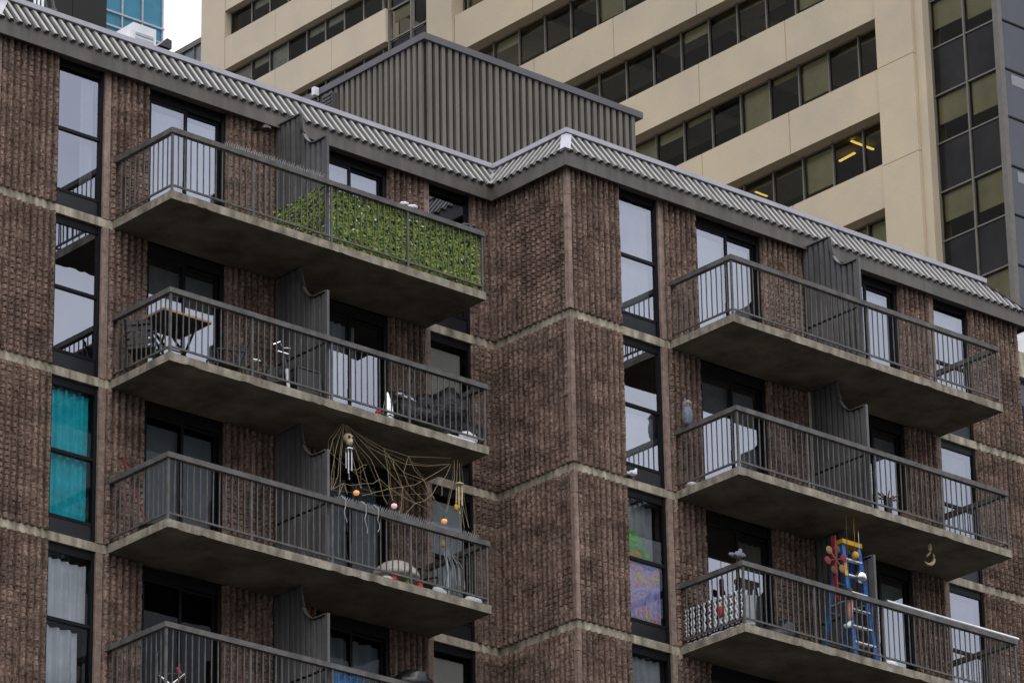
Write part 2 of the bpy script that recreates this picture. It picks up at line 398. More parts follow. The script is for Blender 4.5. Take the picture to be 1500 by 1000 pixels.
# balconies
DEP = 1.57; LA, LB = 2.28, 8.9; RH = 1.1
def balcony(bay, k):
    T = WK(bay, k); LB = 8.9 if bay else 8.82
    # slab with a slightly ragged, chipped front edge
    mb = MB(); un_ = MB(); n = 66; th = .14
    top = []; bot = []
    for i in range(n+1):
        l = LA+(LB-LA)*i/n
        chip = .012*noise.noise(Vector((l*2.1, bay*7.3, k*3.1)))
        c2 = .02 if noise.noise(Vector((l*5, bay*3+.5, k*5.7+9))) > .38 else 0
        top.append(T(l, DEP+chip*.5, 0)); bot.append(T(l, DEP+chip*.5-c2*.5, -th+abs(chip)*.5+c2))
    for i in range(n):
        mb.quad(bot[i], bot[i+1], top[i+1], top[i])
        l0 = LA+(LB-LA)*i/n; l1 = LA+(LB-LA)*(i+1)/n
        mb.quad(top[i], top[i+1], T(l1, .0, 0), T(l0, .0, 0)); un_.quad(bot[i+1], bot[i], T(l0, 0, -th), T(l1, 0, -th))
    mb.quad(bot[0], top[0], T(LA, 0, 0), T(LA, 0, -th)); mb.quad(bot[n], T(LB, 0, -th), T(LB, 0, 0), top[n])
    mb.quad(T(LA, 0, -th), T(LA, 0, 0), T(LB, 0, 0), T(LB, 0, -th))
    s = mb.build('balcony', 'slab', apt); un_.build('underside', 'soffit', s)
    o = DEP-.045; a = LA+.045; b = LB-.045
    def bx(mb, l0, l1, d0, d1, z0, z1):
        p = T(l0, d0, z0); q = T(l1, d1, z1); mb.box(p[0], q[0], p[1], q[1], p[2], q[2])
    r = MB()
    bx(r, a-.045, b+.045, o-.045, o+.045, RH-.085, RH)
    bx(r, a-.045, a+.045, .04, o-.045, RH-.085, RH); bx(r, b-.045, b+.045, .04, o-.045, RH-.085, RH)
    r.build('top_rail', 'rail', s)
    r = MB()
    bx(r, a-.015, b+.015, o-.015, o+.015, .1, .13); bx(r, a-.015, a+.015, .04, o-.015, .1, .13); bx(r, b-.015, b+.015, .04, o-.015, .1, .13)
    r.build('bottom_rail', 'bal', s)
    r = MB(); nb = 52
    for i in range(1, nb):
        l = a+(b-a)*i/nb+random.uniform(-.004, .004); q = T(l, o, .13); t = random.uniform(-.006, .006)
        r.prism([(q[0]-.008, q[1]-.008, q[2]), (q[0]+.008, q[1]-.008, q[2]), (q[0]+.008, q[1]+.008, q[2]), (q[0]-.008, q[1]+.008, q[2])], (t, 0, RH-.085-.13))
    for e in (a, b):
        for i in range(1, 12):
            q = T(e, .04+(o-.04)*i/12, .13); r.box(q[0]-.008, q[0]+.008, q[1]-.008, q[1]+.008, q[2], T(0, 0, RH-.085)[2])
    r.build('balusters', 'bal', s)
    for i in range(5):
        l = a+(b-a)*i/4; r = MB(); bx(r, l-.018, l+.018, o-.018, o+.018, .0, RH-.085)
        bx(r, l-.04, l+.04, o-.035, o+.035, .001, .012); r.build('post', 'bal', s)
    # party divider: corrugated sheet with a quarter-round cut at the front
    c = 5.57
    def top_at(d):
        if d <= .74: return 2.61
        if d < 1.16:
            t = (d-.74)/.42; return 2.61-.66*math.sqrt(max(0, 1-(1-t)**2))
        return 1.95
    seam = 1.06; p = .134; nn = 10; dm = .05+nn*p
    for nm, lo_, hi_ in (('divider_panel', lambda d: seam+.012, lambda d: top_at(d)-.03), ('divider_lower_panel', lambda d: .07, lambda d: seam-.03)):
        r = MB(); ds = []
        for i in range(nn):
            for t, w in ((.0, -.15), (.22, -.15), (.32, 1), (.9, 1)): ds.append((.05+(i+t)*p, w))
        ds.append((dm, -.15)); fine = []
        for (d0, w0), (d1, w1) in zip(ds[:-1], ds[1:]):
            for q in range(3): fine.append((d0+(d1-d0)*q/3, w0+(w1-w0)*q/3))
        fine.append(ds[-1]); n0 = len(r.v)
        for d, w in fine: x = c-.04*w; r.v += [T(x, d, lo_(d)), T(x, d, hi_(d))]
        for i in range(len(fine)-1): r.f.append((n0+2*i, n0+2*i+2, n0+2*i+3, n0+2*i+1))
        r.build(nm, 'divider', s)
    r = MB(); r.v = [T(c-.004, .05, .07)]+[T(c-.004, dm, .07)]+[T(c-.004, d, top_at(d)-.01) for d in [dm]+[1.16-.042*i for i in range(0, 11)]+[.05]]; r.f = [tuple(range(len(r.v)))]; r.build('divider_groove_shade', 'gap_shade', s)  # dark sheet added to paint shade into the divider grooves
    r = MB()
    pts = [T(c-.03, .04, 2.6), T(c-.03, .74, 2.6)] + [T(c-.03, .74+.42*i/10, top_at(.74+.42*i/10)) for i in range(1, 11)] + [T(c-.03, dm+.01, 1.95)]
    for i in range(len(pts)-1): r.bar(pts[i], pts[i+1], .075, .02)
    r.bar(T(c-.02, dm+.02, .06), T(c-.02, dm+.02, 1.96), .06, .05); r.bar(T(c, .03, .06), T(c, .03, 2.6), .04, .03)
    r.bar(T(c-.02, .04, .06), T(c-.02, dm, .06), .05, .03)
    r.build('divider_frame', 'divider', s)
    return s
for bay in (0, 1):
    for k in range(NK-1): balcony(bay, k)

# roof edge: soffit, fascia, ribbed mansard, cap
e = .2; ZF0, ZF1, ZT = 2.54, 2.82, 3.37; ins = .4
outer = [(-10.37-e, 15.2), (-10.37-e, D-e), (-e, D-e), (-e, -e), (11.13+e, -e), (11.13+e, 15.2)]
def inset(path, t):
    out = []
    for i, p in enumerate(path):
        p = Vector(p); ns = []
        for j in (i-1, i):
            if 0 <= j < len(path)-1:
                dd = (Vector(path[j+1])-Vector(path[j])).normalized(); ns.append(Vector((-dd.y, dd.x)))
        off = ns[0] if len(ns) == 1 else ns[0]+ns[1]
        out.append(p+off*t)
    return out
inn = inset(outer, ins); inn[4].x = inn[5].x = 10.45; inn2 = inset(outer, e+.3)
fa = MB(); so = MB(); un = MB(); dk = MB(); en = MB(); blk = []; cp = MB(); th_ = inset(outer, .03)
cpo = inset(outer, ins-.09); cpi = inset(outer, ins+.2); cpo[4].x = cpo[5].x = 10.55; cpi[4].x = cpi[5].x = 10.2
for i in range(len(outer)-1):
    a, b = Vector(outer[i]), Vector(outer[i+1]); A, B = inn[i], inn[i+1]
    fa.quad((*a, ZF0), (*b, ZF0), (*b, ZF1), (*a, ZF1)); fa.quad((*a, ZF1), (*b, ZF1), (*th_[i+1], ZF1), (*th_[i], ZF1))
    fa.quad((*a, ZF0), (*b, ZF0), (*th_[i+1], ZF0), (*th_[i], ZF0)); fa.quad((*th_[i], ZF0), (*th_[i+1], ZF0), (*th_[i+1], ZF1), (*th_[i], ZF1))
    so.quad((*th_[i], ZF0+.05), (*th_[i+1], ZF0+.05), (*inn2[i+1], ZF0+.05), (*inn2[i], ZF0+.05))
    un.quad((*th_[i], ZF1-.004), (*th_[i+1], ZF1-.004), (*B, ZT-.03), (*A, ZT-.03))
    dd = (b-a).normalized(); L = (b-a).length; nrm = Vector((-dd.y, dd.x))
    ta = (A-a).dot(dd); tb = (B-a).dot(dd)
    lo = min(0, ta)+.03; hi = max(L, tb)-.03
    n = max(1, round((hi-lo)/.172)); p = (hi-lo)/n
    up = Vector((nrm.x*-.45, nrm.y*-.45, .4)).normalized()*.03
    for j in range(n):
        # one trapezoid rib, trimmed where it meets a hip or a valley
        lows = []; ups = []; low0 = []; up0 = []
        for t in (.10, .25, .60, .75):
            uu = lo+(j+t)*p; f0, f1 = 0, 1
            if ta > 0 and uu < ta: f1 = min(f1, uu/ta)
            if tb < L and uu > tb: f1 = min(f1, (L-uu)/(L-tb))
            if ta < 0 and uu < 0: f0 = max(f0, uu/ta)
            if tb > L and uu > L: f0 = max(f0, (uu-L)/(tb-L))
            pt = lambda f: Vector((*(a+dd*uu+nrm*(-.03+(ins+.03)*f)), ZF1-.012+(ZT-ZF1+.012)*f))
            h = up if t in (.25, .60) else up*.12
            lows.append(pt(f0)+h); ups.append(pt(max(f0, f1))+h)
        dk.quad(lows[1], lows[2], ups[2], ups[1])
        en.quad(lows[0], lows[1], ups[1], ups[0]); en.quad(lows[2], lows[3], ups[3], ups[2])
        if f0 == 0: blk.append(len(en.f)); en.quad(lows[0]+Vector((0, 0, -.025)), lows[3]+Vector((0, 0, -.025)), lows[2], lows[1])  # dark quad paints the shade inside the open rib end
    for (P, Q, h0, h1, t) in ((A, B, ZT-.01, ZT+.075, -.07),):
        o0, o1, i0, i1 = cpo[i], cpo[i+1], cpi[i], cpi[i+1]
        cp.quad((*o0, h0), (*o1, h0), (*o1, h1), (*o0, h1)); cp.quad((*o0, h1), (*o1, h1), (*i1, h1+.02), (*i0, h1+.02)); cp.quad((*o0, h0), (*o1, h0), (*i1, h0), (*i0, h0))
fa.build('fascia', 'fascia', apt); so.build('soffit', 'fascia', apt)
md = dk.build('mansard_roof', 'deck', apt)
fo = en.build('roof_flank_shade', 'flank_shade', md); fo.data.materials.append(M['gap_shade'])  # shade of the rib sides and ends is in their colour
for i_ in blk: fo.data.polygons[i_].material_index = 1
un.build('underlay', 'deck', md); cp.build('roof_cap', 'cap', apt)
for i in (1, 2, 3, 4):                                 # hip and valley flashings
    a = Vector((*outer[i], ZF1)); b = Vector((*inn[i], ZT)); t = b-a
    s_ = Vector((t.y, -t.x, 0)).normalized()*.09; mb = MB(); lift = Vector((0, 0, .03)); out_ = Vector((-t.x, -t.y, 0))*.06
    mb.prism([a-s_+lift*.2-out_*.2, a+lift*1.0+out_, a+s_+lift*.2-out_*.2], t*.93); mb.build('hip_flashing', 'cap', apt)
mb = MB(); r_ = inset(outer, ins+.15)
r_[4].x = r_[5].x = 10.3; mb.v = [(p.x, p.y, ZT-.02) for p in r_]; mb.f = [(0, 1, 2, 5), (2, 3, 4, 5)]; mb.build('flat_roof', 'roof', apt)

# corrugated plant room on the roof
px0, px1, py0, py1, pz = .26, 5.38, 4.0, 9.6, 6.62
mb = MB(); core = MB().box(px0, px1, py0, py1, ZT-.02, pz-.01)
def corr(mb, fr, L, pitch, dep, z0, z1):
    n = round(L/pitch); p = L/n
    for i in range(n):
        q = [(i+.2)*p, (i+.24)*p, (i+.76)*p, (i+.8)*p]; w = (0, dep, dep, 0); n0 = len(mb.v)
        for u, h in zip(q, w): mb.v += [fr(u, h, z0), fr(u, h, z1)]
        for k in range(3): mb.f.append((n0+2*k, n0+2*k+2, n0+2*k+3, n0+2*k+1))
corr(mb, lambda u, w, z: (px0+u, py0-w, z), px1-px0, .162, .05, ZT-.02, pz)
corr(mb, lambda u, w, z: (px0-w, py1-u, z), py1-py0, .162, .05, ZT-.02, pz)
corr(mb, lambda u, w, z: (px1+w, py0+u, z), py1-py0, .162, .05, ZT-.02, pz)
pent = mb.build('rooftop_plant_room', 'pent', apt); core.build('plant_room_groove_shade', 'gap_shade', pent)  # dark core paints shade between the siding ribs
mb = MB(); c_ = .09
mb.box(px0-c_, px1+c_+.05, py0-c_, py0+.2, pz, pz+.13); mb.box(px0-c_, px0+.2, py0+.2, py1, pz, pz+.13); mb.box(px1-.2, px1+c_+.05, py0+.2, py1, pz, pz+.13); mb.box(px0+.2, px1-.2, py0+.2, py1, pz, pz+.05)
mb.build('plant_room_cap', 'pentcap', pent)
lt = thing('floodlight', (px0-.1, 7.0, 6.6), 'small white floodlight on the left wall of the rooftop plant room', 'floodlight')
MB().box(px0-.2, px0-.09, 6.92, 7.0, 6.6, 6.76).build('lamp_head', 'white', lt); MB().box(px0-.08, px0-.0, 6.93, 6.99, 6.5, 6.6).build('bracket', 'black', lt)
vb = thing('wall_vent', (px0-.1, 6.75, 6.3), 'dark louvred vent box below the floodlight on the plant room', 'vent')
mb = MB().box(px0-.16, px0-.055, 6.45, 6.75, 6.1, 6.5); mb.build('vent_box', 'pentcap', vb)
mb = MB()
for j in range(5): mb.box(px0-.18, px0-.162, 6.47, 6.73, 6.13+j*.075, 6.17+j*.075)
mb.build('louvre', 'black', vb)
# roof clutter by the left wing
hv = thing('rooftop_air_unit', (-5.7, 4.5, ZT), 'white boxy air handling unit on the left part of the roof', 'air unit')
MB().box(-5.85, -5.36, 4.5, 5.5, 3.3, 5.27).build('casing', 'white', hv)
MB().box(-6.12, -5.87, 4.6, 5.3, 3.3, 5.0).build('duct', 'white', hv)
mb = MB()
for j in range(6): mb.box(-5.8, -5.42, 4.485, 4.5, 4.55+j*.1, 4.6+j*.1)
mb.build('grille', 'greyc', hv)
rv = thing('roof_vent', (-5.2, 4.6, ZT), 'dark hooded vent stack right of the white air unit on the roof', 'vent')
MB().box(-5.31, -5.1, 4.5, 4.75, 3.3, 5.0).build('stack', 'black', rv)
MB().prism([(-5.33, 4.45, 4.98), (-5.16, 4.45, 5.16), (-5.06, 4.45, 5.14), (-5.06, 4.45, 4.98)], (0, .35, 0)).build('hood', 'black', rv)
an = MB()
for x, z in ((-7.9, 5.25), (-7.82, 5.05), (-7.74, 5.1)): an.tube([(x, 4.5, 3.3), (x, 4.5, z)], .022, 6)
an.bar((-8.0, 4.5, 4.8), (-7.65, 4.5, 4.8), .03)
tag(an.build('antenna', 'steel', base=(-7.8, 4.5, ZT)), 'cluster of pale antenna rods at the roof edge, far left', 'antenna')
an = MB()
for j in range(2): an.bar((-7.75+j*.2, 4.6, 5.5), (-7.45+j*.13, 4.6, 4.6), .04)
an.bar((-7.62, 4.6, 5.0), (-7.38, 4.6, 5.05), .03); an.bar((-7.42, 4.6, 3.3), (-7.42, 4.6, 4.7), .05)
tag(an.build('antenna_bracket', 'bal', base=(-7.42, 4.6, ZT)), 'dark slanting metal mast bracket beside the pale antenna rods', 'mast')

# ------------------------------------------------------------------ towers behind
def tower_mull(mb, X, y, z0, z1, w=.09): mb.box(X-.02, X+.14, y-w/2, y+w/2, z0, z1)
tw = thing('office_tower', (60, 60, GROUND), 'tan concrete office tower with long ribbon windows and a glazed right corner', 'office tower')
XT = 60.0; YA, YB = 49.15, 72.6
fl = [51.18-3.755*i for i in range(-3, 9)]              # undersides of the bands
rec = .5
lit = {}
nmul = [49.15]+[50.62+1.55*i for i in range(0, 15)]
rnd = random.Random(3)
wincount = 0
for i, zb in enumerate(fl):
    zt = zb+1.7                                         # band zb..zt, windows from zt-1.7-2.05 .. zb
    # band as precast panels with open joints
    ys = [YA]+[y for y in [49.15+4.66*j+.02 for j in range(1, 5)]]+[YB]
    mb = MB()
    for a, b in zip(ys[:-1], ys[1:]): mb.box(XT, XT+.9, a+.024, b-.024, zb, zt)
    mb.box(XT+.03, XT+.88, YA, YB, zb+.02, zt-.02)
    mb.build('spandrel_band', 'tan', tw)
    z0, z1 = zb-2.05, zb
    vis = i >= 2
    if not vis: continue
    for a, b in zip(nmul, nmul[1:]+[YB]):
        X = XT+rec+.06; f = MB()
        f.box(XT+rec-.02, XT+rec+.12, b-.032, b+.032, z0, z1); f.box(X-.02, X+.06, a+.032, b-.032, z0, z0+.06); f.box(X-.02, X+.06, a+.032, b-.032, z1-.07, z1)
        w = f.build('window', 'tmul', tw)
        g = MB(); g.quad((X, b-.03, z0+.06), (X, a+.03, z0+.06), (X, a+.03, z1-.07), (X, b-.03, z1-.07)); g.build('pane', 'tglass', w)
        litp = abs(zb-39.915) < .1 and (a < 52 or 54.8 < a < 56.9)
        r = rnd.random()
        if r < .42 and not litp:
            drop = rnd.choice([.3, .5, .8, 1.2, 1.5, 2.02])
            MB().box(X+.12, X+.15, a+.05, b-.05, z1-drop, z1-.01).build('blind', 'tblind', w)
# office floors, ceilings and inner walls
mb = MB()
for zb in fl[1:]: mb.box(XT+.95, XT+9, YA-.3, YB-.3, zb+.06, zb+1.55)
mb.build('office_floors', 'tfloor', tw)
rq = random.Random(21)
for zb in fl[2:]:
    y = YA+.2
    while y < YB-1.5:
        w_ = rq.choice([1.5, 3.05, 4.6])
        MB().box(XT+1.0, XT+1.0+rq.uniform(.5, 2.4), y, min(y+w_, YB-.3), zb-.12, zb+.05).build('daylit_ceiling_strip', 'tceil_lit', tw); y += w_+rq.choice([0, 0, 1.55, 3.1])  # added pale strips paint window light onto the ceiling
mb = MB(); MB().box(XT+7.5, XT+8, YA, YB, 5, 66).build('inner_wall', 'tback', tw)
rr = random.Random(12)
for zb in fl[1:]:
    y = YA
    while y < YB-1:
        w = rr.uniform(.4, 2.2); x = rr.uniform(1.6, 5)
        if rr.random() < .7 and not (abs(zb-39.915) < .1 and y < 58): mb.box(XT+x, XT+x+.3, y, y+w, zb-2.1, zb-rr.choice([0, 0, .5, .9]))
        y += w+rr.uniform(.8, 3)
mb.build('office_partition', 'tpart', tw)
for p_, q_ in (((60.75, 51.45, 39.8), (61.9, 51.46, 39.8)), ((61.65, 52.96, 39.8), (61.58, 52.1, 39.8)), ((61.1, 56.84, 39.8), (61.73, 56.86, 39.8))):
    MB().bar(p_, q_, .09, .05).build('ceiling_light', 'tube', tw)
# piers
mb = MB(); zz = [70-6*i*.62 for i in range(0, 22)]
zcut = [62.0, 54.4, 46.9, 41.55, 37.7, 30.2, 22.7, 15, 0, GROUND]
for a, b in zip(zcut[:-1], zcut[1:]): mb.box(XT-.12, XT+.9, 47.35, YA-.01, b+.012, a-.012)
mb.box(XT-.09, XT+.87, 47.4, YA-.03, GROUND, 62); mb.build('pier', 'tan', tw)
mb = MB().box(XT+.02, XT+.9, 46.93, 47.345, GROUND, 62); mb.build('pier_return', 'tan', tw)
mb = MB()
for a, b in zip(zcut[:-1], zcut[1:]): mb.box(XT-.12, XT+1.2, YB+.01, 74.2, b+.02, a-.0)
mb.build('pier', 'tan', tw)
# glazed corner bay
zr = [41.65+3.757*j for j in range(-4, 5)]             # top of spandrel rows; vision rows below
XB = XT+.4
for zt in zr:
    for a, b in ((46.9, 45.33), (45.27, 43.85)):
        # dark spandrel above, vision glass below
        g = MB(); g.box(XB, XB+.05, b, a, zt-1.88, zt-.03); g.build('spandrel_glass', 'tdark', tw)
        g = MB(); g.quad((XB+.02, a, zt-3.72), (XB+.02, b, zt-3.72), (XB+.02, b, zt-1.93), (XB+.02, a, zt-1.93)); w = g.build('window', 'tglass', tw)
        MB().box(XB+.14, XB+.17, b+.03, a-.03, zt-1.93-(1.25 if (a > 46) == (int(zt) % 2 == 0) else 1.05), zt-1.94).build('blind', 'tblind', w)
mb = MB()
for zt in zr: mb.box(XB-.04, XB+.08, 43.85, 46.93, zt-1.93, zt-1.87); mb.box(XB-.04, XB+.08, 43.85, 46.93, zt-.05, zt+.01)
mb.box(XB-.06, XB+.08, 45.26, 45.34, 20, 62); mb.box(XB-.1, XB+.12, 43.62, 43.86, 20, 62); mb.box(XB-.05, XB+.08, 46.86, 46.93, 20, 62)
mb.build('corner_mullion', 'tmul', tw)
mb = MB().box(XB+3.5, XB+3.8, 43.9, 47, 20, 62)
for zt in zr: mb.box(XB+.1, XB+3.5, 43.9, 46.9, zt-1.9, zt-.1)
mb.build('corner_rooms', 'tback', tw)
for zt in zr:
    MB().box(XB+.12, XB+14, 43.7, 43.8, zt-1.87, zt-.03).build('side_glass', 'slate', tw)
    MB().box(XB+.12, XB+14, 43.7, 43.8, zt-3.72, zt-1.93).build('side_glass', 'slate', tw)
    MB().box(XB+.5, XB+14, 43.69, 43.698, zt-2.45, zt-2.05).build('side_blind', 'slatel', tw)
mb = MB()
for zt in zr: mb.box(XB+.12, XB+14, 43.66, 43.79, zt-1.93, zt-1.87); mb.box(XB+.12, XB+14, 43.66, 43.79, zt-.03, zt+.03)
mb.build('side_mullion', 'tdark', tw)
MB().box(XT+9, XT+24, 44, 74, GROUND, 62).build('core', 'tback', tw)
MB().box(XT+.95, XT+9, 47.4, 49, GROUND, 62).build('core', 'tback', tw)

# the second tan building, farther away
t2 = thing('distant_office_building', (90, 120, GROUND), 'paler tan ribbon window building farther back, left of the office tower', 'office building')
XL = 90.0; bands = [80.35+3.63*j for j in range(-2, 2)]
for zb in bands:
    mb = MB(); ys = [113.03, 117.6, 122.5, 127.0]
    for a, b in zip(ys[:-1], ys[1:]): mb.box(XL, XL+.9, a+.015, b-.015, zb, zb+1.95)
    mb.box(XL+.03, XL+.88, 113.1, 127, zb+.02, zb+1.93); mb.build('spandrel_band', 'tanl', t2)
    ms = [113.1]+[113.75+1.625*j for j in range(0, 8)]+[127.0]
    for a, b in zip(ms[:-1], ms[1:]):
        X = XL+.46; f = MB(); f.box(X-.05, X+.08, b-.05, b+.05, zb-1.68, zb); f.box(X-.02, X+.06, a+.05, b-.05, zb-.08, zb); f.box(X-.02, X+.06, a+.05, b-.05, zb-1.68, zb-1.6); w = f.build('window', 'tmul', t2)
        g = MB(); g.quad((X, b-.05, zb-1.6), (X, a+.05, zb-1.6), (X, a+.05, zb-.08), (X, b-.05, zb-.08)); g.build('pane', 'tglass', w)
        if rnd.random() < .5: MB().box(X+.15, X+.2, a+.06, b-.06, zb-rnd.choice([.5, .9, 1.66]), zb-.01).build('blind', 'greyc', w)
    MB().box(XL+.95, XL+6, 113, 127, zb+.1, zb+1.8).build('office_floor', 'tfloor', t2)
mb = MB()
for a, b in ((100, 86.6), (86.57, 79.2), (79.17, 60)): mb.box(XL-.02, XL+1.0, 127.01, 129.17, b, a)
mb.build('pier', 'tanl', t2)
for z0, z1 in ((82.3, 84.0), (78.65, 80.4), (74.9, 76.7)):
    for a, b in ((112.9, 111.25), (111.05, 109.4)):
        MB().box(XL+.3, XL+.35, b, a, z0, z1).build('spandrel_glass', 'tdark', t2)
        g = MB(); g.quad((XL+.32, a, z0-1.8), (XL+.32, b, z0-1.8), (XL+.32, b, z0-.1), (XL+.32, a, z0-.1)); w = g.build('window', 'tglass', t2)
        if a > 112: MB().box(XL+.45, XL+.5, b+.1, a-.1, z0-.8, z0-.1).build('blind', 'tblind', w)
mb = MB()
for z in (80.45, 78.57, 76.78, 74.83): mb.box(XL+.2, XL+.29, 111.2, 112.92, z-.05, z+.05); mb.box(XL+.2, XL+.29, 109.4, 111.1, z-.05, z+.05)
mb.box(XL+.15, XL+.4, 111.1, 111.2, 70, 88); mb.box(XL+.15, XL+.4, 112.92, 113.02, 70, 88); mb.build('corner_mullion', 'tmul', t2)
MB().box(XL+1.05, XL+5, 126.9, 129.1, GROUND, 92).build('end_wall', 'tback', t2); MB().box(XL+5, XL+16, 109, 129, GROUND, 92).build('core', 'tback', t2)
# grey glazed building
gb = thing('grey_glazed_building', (100, 146, GROUND), 'low grey glazed building just left of the paler tan building', 'building')
MB().box(100, 112, 139, 150, GROUND, 91.1).build('glazing', 'greyb', gb)
for j in range(9): MB().box(99.9, 99.99, 139.5+j*1.15, 139.58+j*1.15, 60, 91.0).build('mullion', 'tmul', gb)
mb = MB(); mb.box(99.85, 100.1, 139, 150.1, 91.0, 91.35); mb.build('parapet', 'tmul', gb)
# blue curtain wall tower
bl = thing('blue_glass_tower', (98, 150, GROUND), 'blue glass curtain wall tower with pale mullions at top left', 'tower')
MB().box(96, 102.84, 150, 160, GROUND, 106).build('curtain_wall', 'blue', bl)
for x in (98.05, 99.62, 101.15, 102.7): MB().box(x-.05, x+.05, 149.9, 149.99, 70, 106).build('mullion', 'cap', bl)
for z in (95.72, 94.75, 91.7, 90.7, 99.6, 103.5): MB().box(96, 102.84, 149.86, 149.895, z-.06, z+.06).build('transom', 'cap', bl)
# dark building at top left
db = thing('dark_brown_tower', (54, 90, GROUND), 'dark brown clad tower behind the roof edge at top left', 'tower')
mb = MB()
xs = [44, 46.8, 49.7, 51.6, 53.44, 55.24]
for a, b in zip(xs[:-1], xs[1:]): mb.box(a+.015, b-.015, 90, 100, GROUND, 68)
mb.build('cladding', 'brown', db); MB().box(44.1, 55.2, 90.05, 99.9, GROUND, 67.9).build('core', 'tmul', db)
# neighbour seen past the right end
nb_ = thing('neighbouring_building', (40, 25, GROUND), 'grey neighbouring building with a pale ledge, seen past the right end of the brick building', 'building')
MB().box(39.0, 52, 25, 40, GROUND, 16.9).build('wall', 'slate', nb_)
MB().box(38.9, 52, 24.8, 25, 16.6, 17.35).build('ledge', 'concrete', nb_)
mb = MB().box(39.25, 50, 24.95, 25.2, 17.36, 18.6); w = mb.build('clerestory_window', 'white', nb_)
MB().prism([(39.5, 24.93, 17.45), (41.5, 24.93, 17.45), (41.5, 24.93, 18.5), (40.2, 24.93, 18.5)], (0, .015, 0)).build('pane', 'blue', w)
MB().box(39.2, 50, 24.9, 24.99, 13.5, 15.8).build('window', 'tdark', nb_)

g = MB(); g.quad((-400, -400, GROUND), (600, -400, GROUND), (600, 700, GROUND), (-400, 700, GROUND))
structure(g.build('ground', 'asphalt'))

# ------------------------------------------------------------------ curtains and blinds
ROW = ['top floor', 'second floor down', 'third floor down', 'lowest visible floor']
def curtain(bay, k, a, b, z0, z1, m, label, cat='curtain', amp=.03, wl=.16, d=-.19, name='curtain'):
    T = WK(bay, k); mb = MB(); n = max(8, int((b-a)/.02)); n0 = len(mb.v); ph = random.uniform(0, 6)
    hz = 6
    for j in range(hz+1):
        z = z0+(z1-z0)*j/hz
        for i in range(n+1):
            l = a+(b-a)*i/n
            w = amp*(math.sin(2*PI*l/wl+ph+.5*math.sin(3*l+ph))+.5*noise.noise(Vector((l*6, z*.6, ph))))
            sc_ = .02*noise.noise(Vector((l*3, ph, 1))) if j == hz else 0
            mb.v.append(T(l, d+w, z+sc_))
    for j in range(hz):
        for i in range(n):
            q = n0+j*(n+1)+i; mb.f.append((q, q+1, q+n+2, q+n+1))
    o = mb.build(name, m, base=T(a, d, z0), smooth=True); return tag(o, label, cat)
def blind(bay, k, a, b, z0, z1, m, label, slat=.09, d=-.19):
    T = WK(bay, k); mb = MB(); n = round((b-a)/slat)
    for i in range(n):
        l = a+(b-a)*(i+.5)/n; w = slat*.46
        p = T(l-w, d-.01, z0); q = T(l+w, d+.01, z0); p2 = T(0, 0, z1)
        mb.prism([(p[0], p[1], p[2]), (q[0], q[1], q[2]), (q[0], q[1]+.004, q[2]), (p[0], p[1]+.004, p[2])], (0, 0, p2[2]-p[2]))
    return tag(mb.build('vertical_blind', m, base=T(a, d, z0)), label, 'blind')
curtain(0, 0, 1.75, 2.0, .3, 2.45, 'sheer', 'white curtain drawn to the right side of the top left window')
curtain(0, 2, 1.2, 2.02, .3, 2.46, 'teal', 'bright teal curtain filling a window on the left edge of the building', amp=.035)
curtain(0, 3, 1.2, 2.02, 1.42, 2.4, 'sheer', 'pale grey scalloped curtain in the upper half of the bottom left window')
curtain(0, 3, 1.2, 1.9, -.1, 1.3, 'sheer', 'white curtain in the lower half of the bottom left window', amp=.04, wl=.22)
blind(0, 0, 3.05, 4.45, .1, 2.3, 'sheer', 'white vertical blinds in the top left balcony door')
blind(0, 1, 3.05, 4.45, .1, 2.3, 'greyc', 'grey vertical blinds in the door behind the folding table')
blind(0, 2, 3.05, 4.45, .1, 2.3, 'greyc', 'grey vertical blinds in the left door of the balcony with the rope cobweb')
curtain(0, 0, 6.6, 7.9, .1, 2.3, 'greyc', 'grey curtain in the door behind the leafy green screen')
curtain(0, 1, 6.5, 7.4, .1, 2.3, 'sheer', 'pale curtain in the door left of the black tarpaulin heap')
curtain(0, 2, 6.5, 7.9, .1, 2.3, 'greyc', 'grey curtain in the door behind the rope cobweb')
curtain(0, 3, 6.9, 7.9, .1, 2.3, 'greyc', 'bluish grey curtain in the door left of the black covered barbecue', amp=.04, wl=.3)
blind(0, 1, 8.95, 9.72, .3, 2.4, 'beige', 'beige blind in the window above the white plastic bag')
blind(0, 2, 8.95, 9.72, .3, 2.4, 'greyc', 'grey blind in the window at the right end of the cobweb balcony')
blind(0, 3, 8.95, 9.72, .3, 2.4, 'beige', 'beige blind filling the window right of the black covered barbecue', slat=.8)
blind(1, 0, 1.22, 2.0, .3, 2.4, 'sheer', 'white vertical blinds in the top window right of the projecting brick corner')
blind(1, 1, 1.22, 2.0, .3, 1.3, 'sheer', 'white blind in the lower half of the window beside the owl figure')
curtain(1, 2, 1.22, 2.02, .3, 2.46, 'greyc', 'grey curtain behind the colourful hanging blanket', d=-.3)
curtain(1, 3, 1.35, 2.02, .3, 2.46, 'greyc', 'grey curtain with a pale edge in the bottom window below the colourful blanket')
curtain(1, 3, 1.2, 1.35, .3, 2.46, 'purple', 'dark purple curtain at the left of the bottom window right of the brick corner', d=-.28)
blind(1, 0, 3.05, 4.4, .1, 2.3, 'sheer', 'white vertical blinds in the left door of the bare top right balcony')
blind(1, 0, 6.55, 7.9, .1, 2.3, 'sheer', 'white vertical blinds in the right door of the bare top right balcony')
blind(1, 0, 8.95, 9.72, .3, 2.4, 'sheer', 'white blind in the top right corner window')
blind(1, 1, 3.05, 4.4, .1, 2.3, 'greyc', 'grey vertical blinds in the door right of the owl figure')
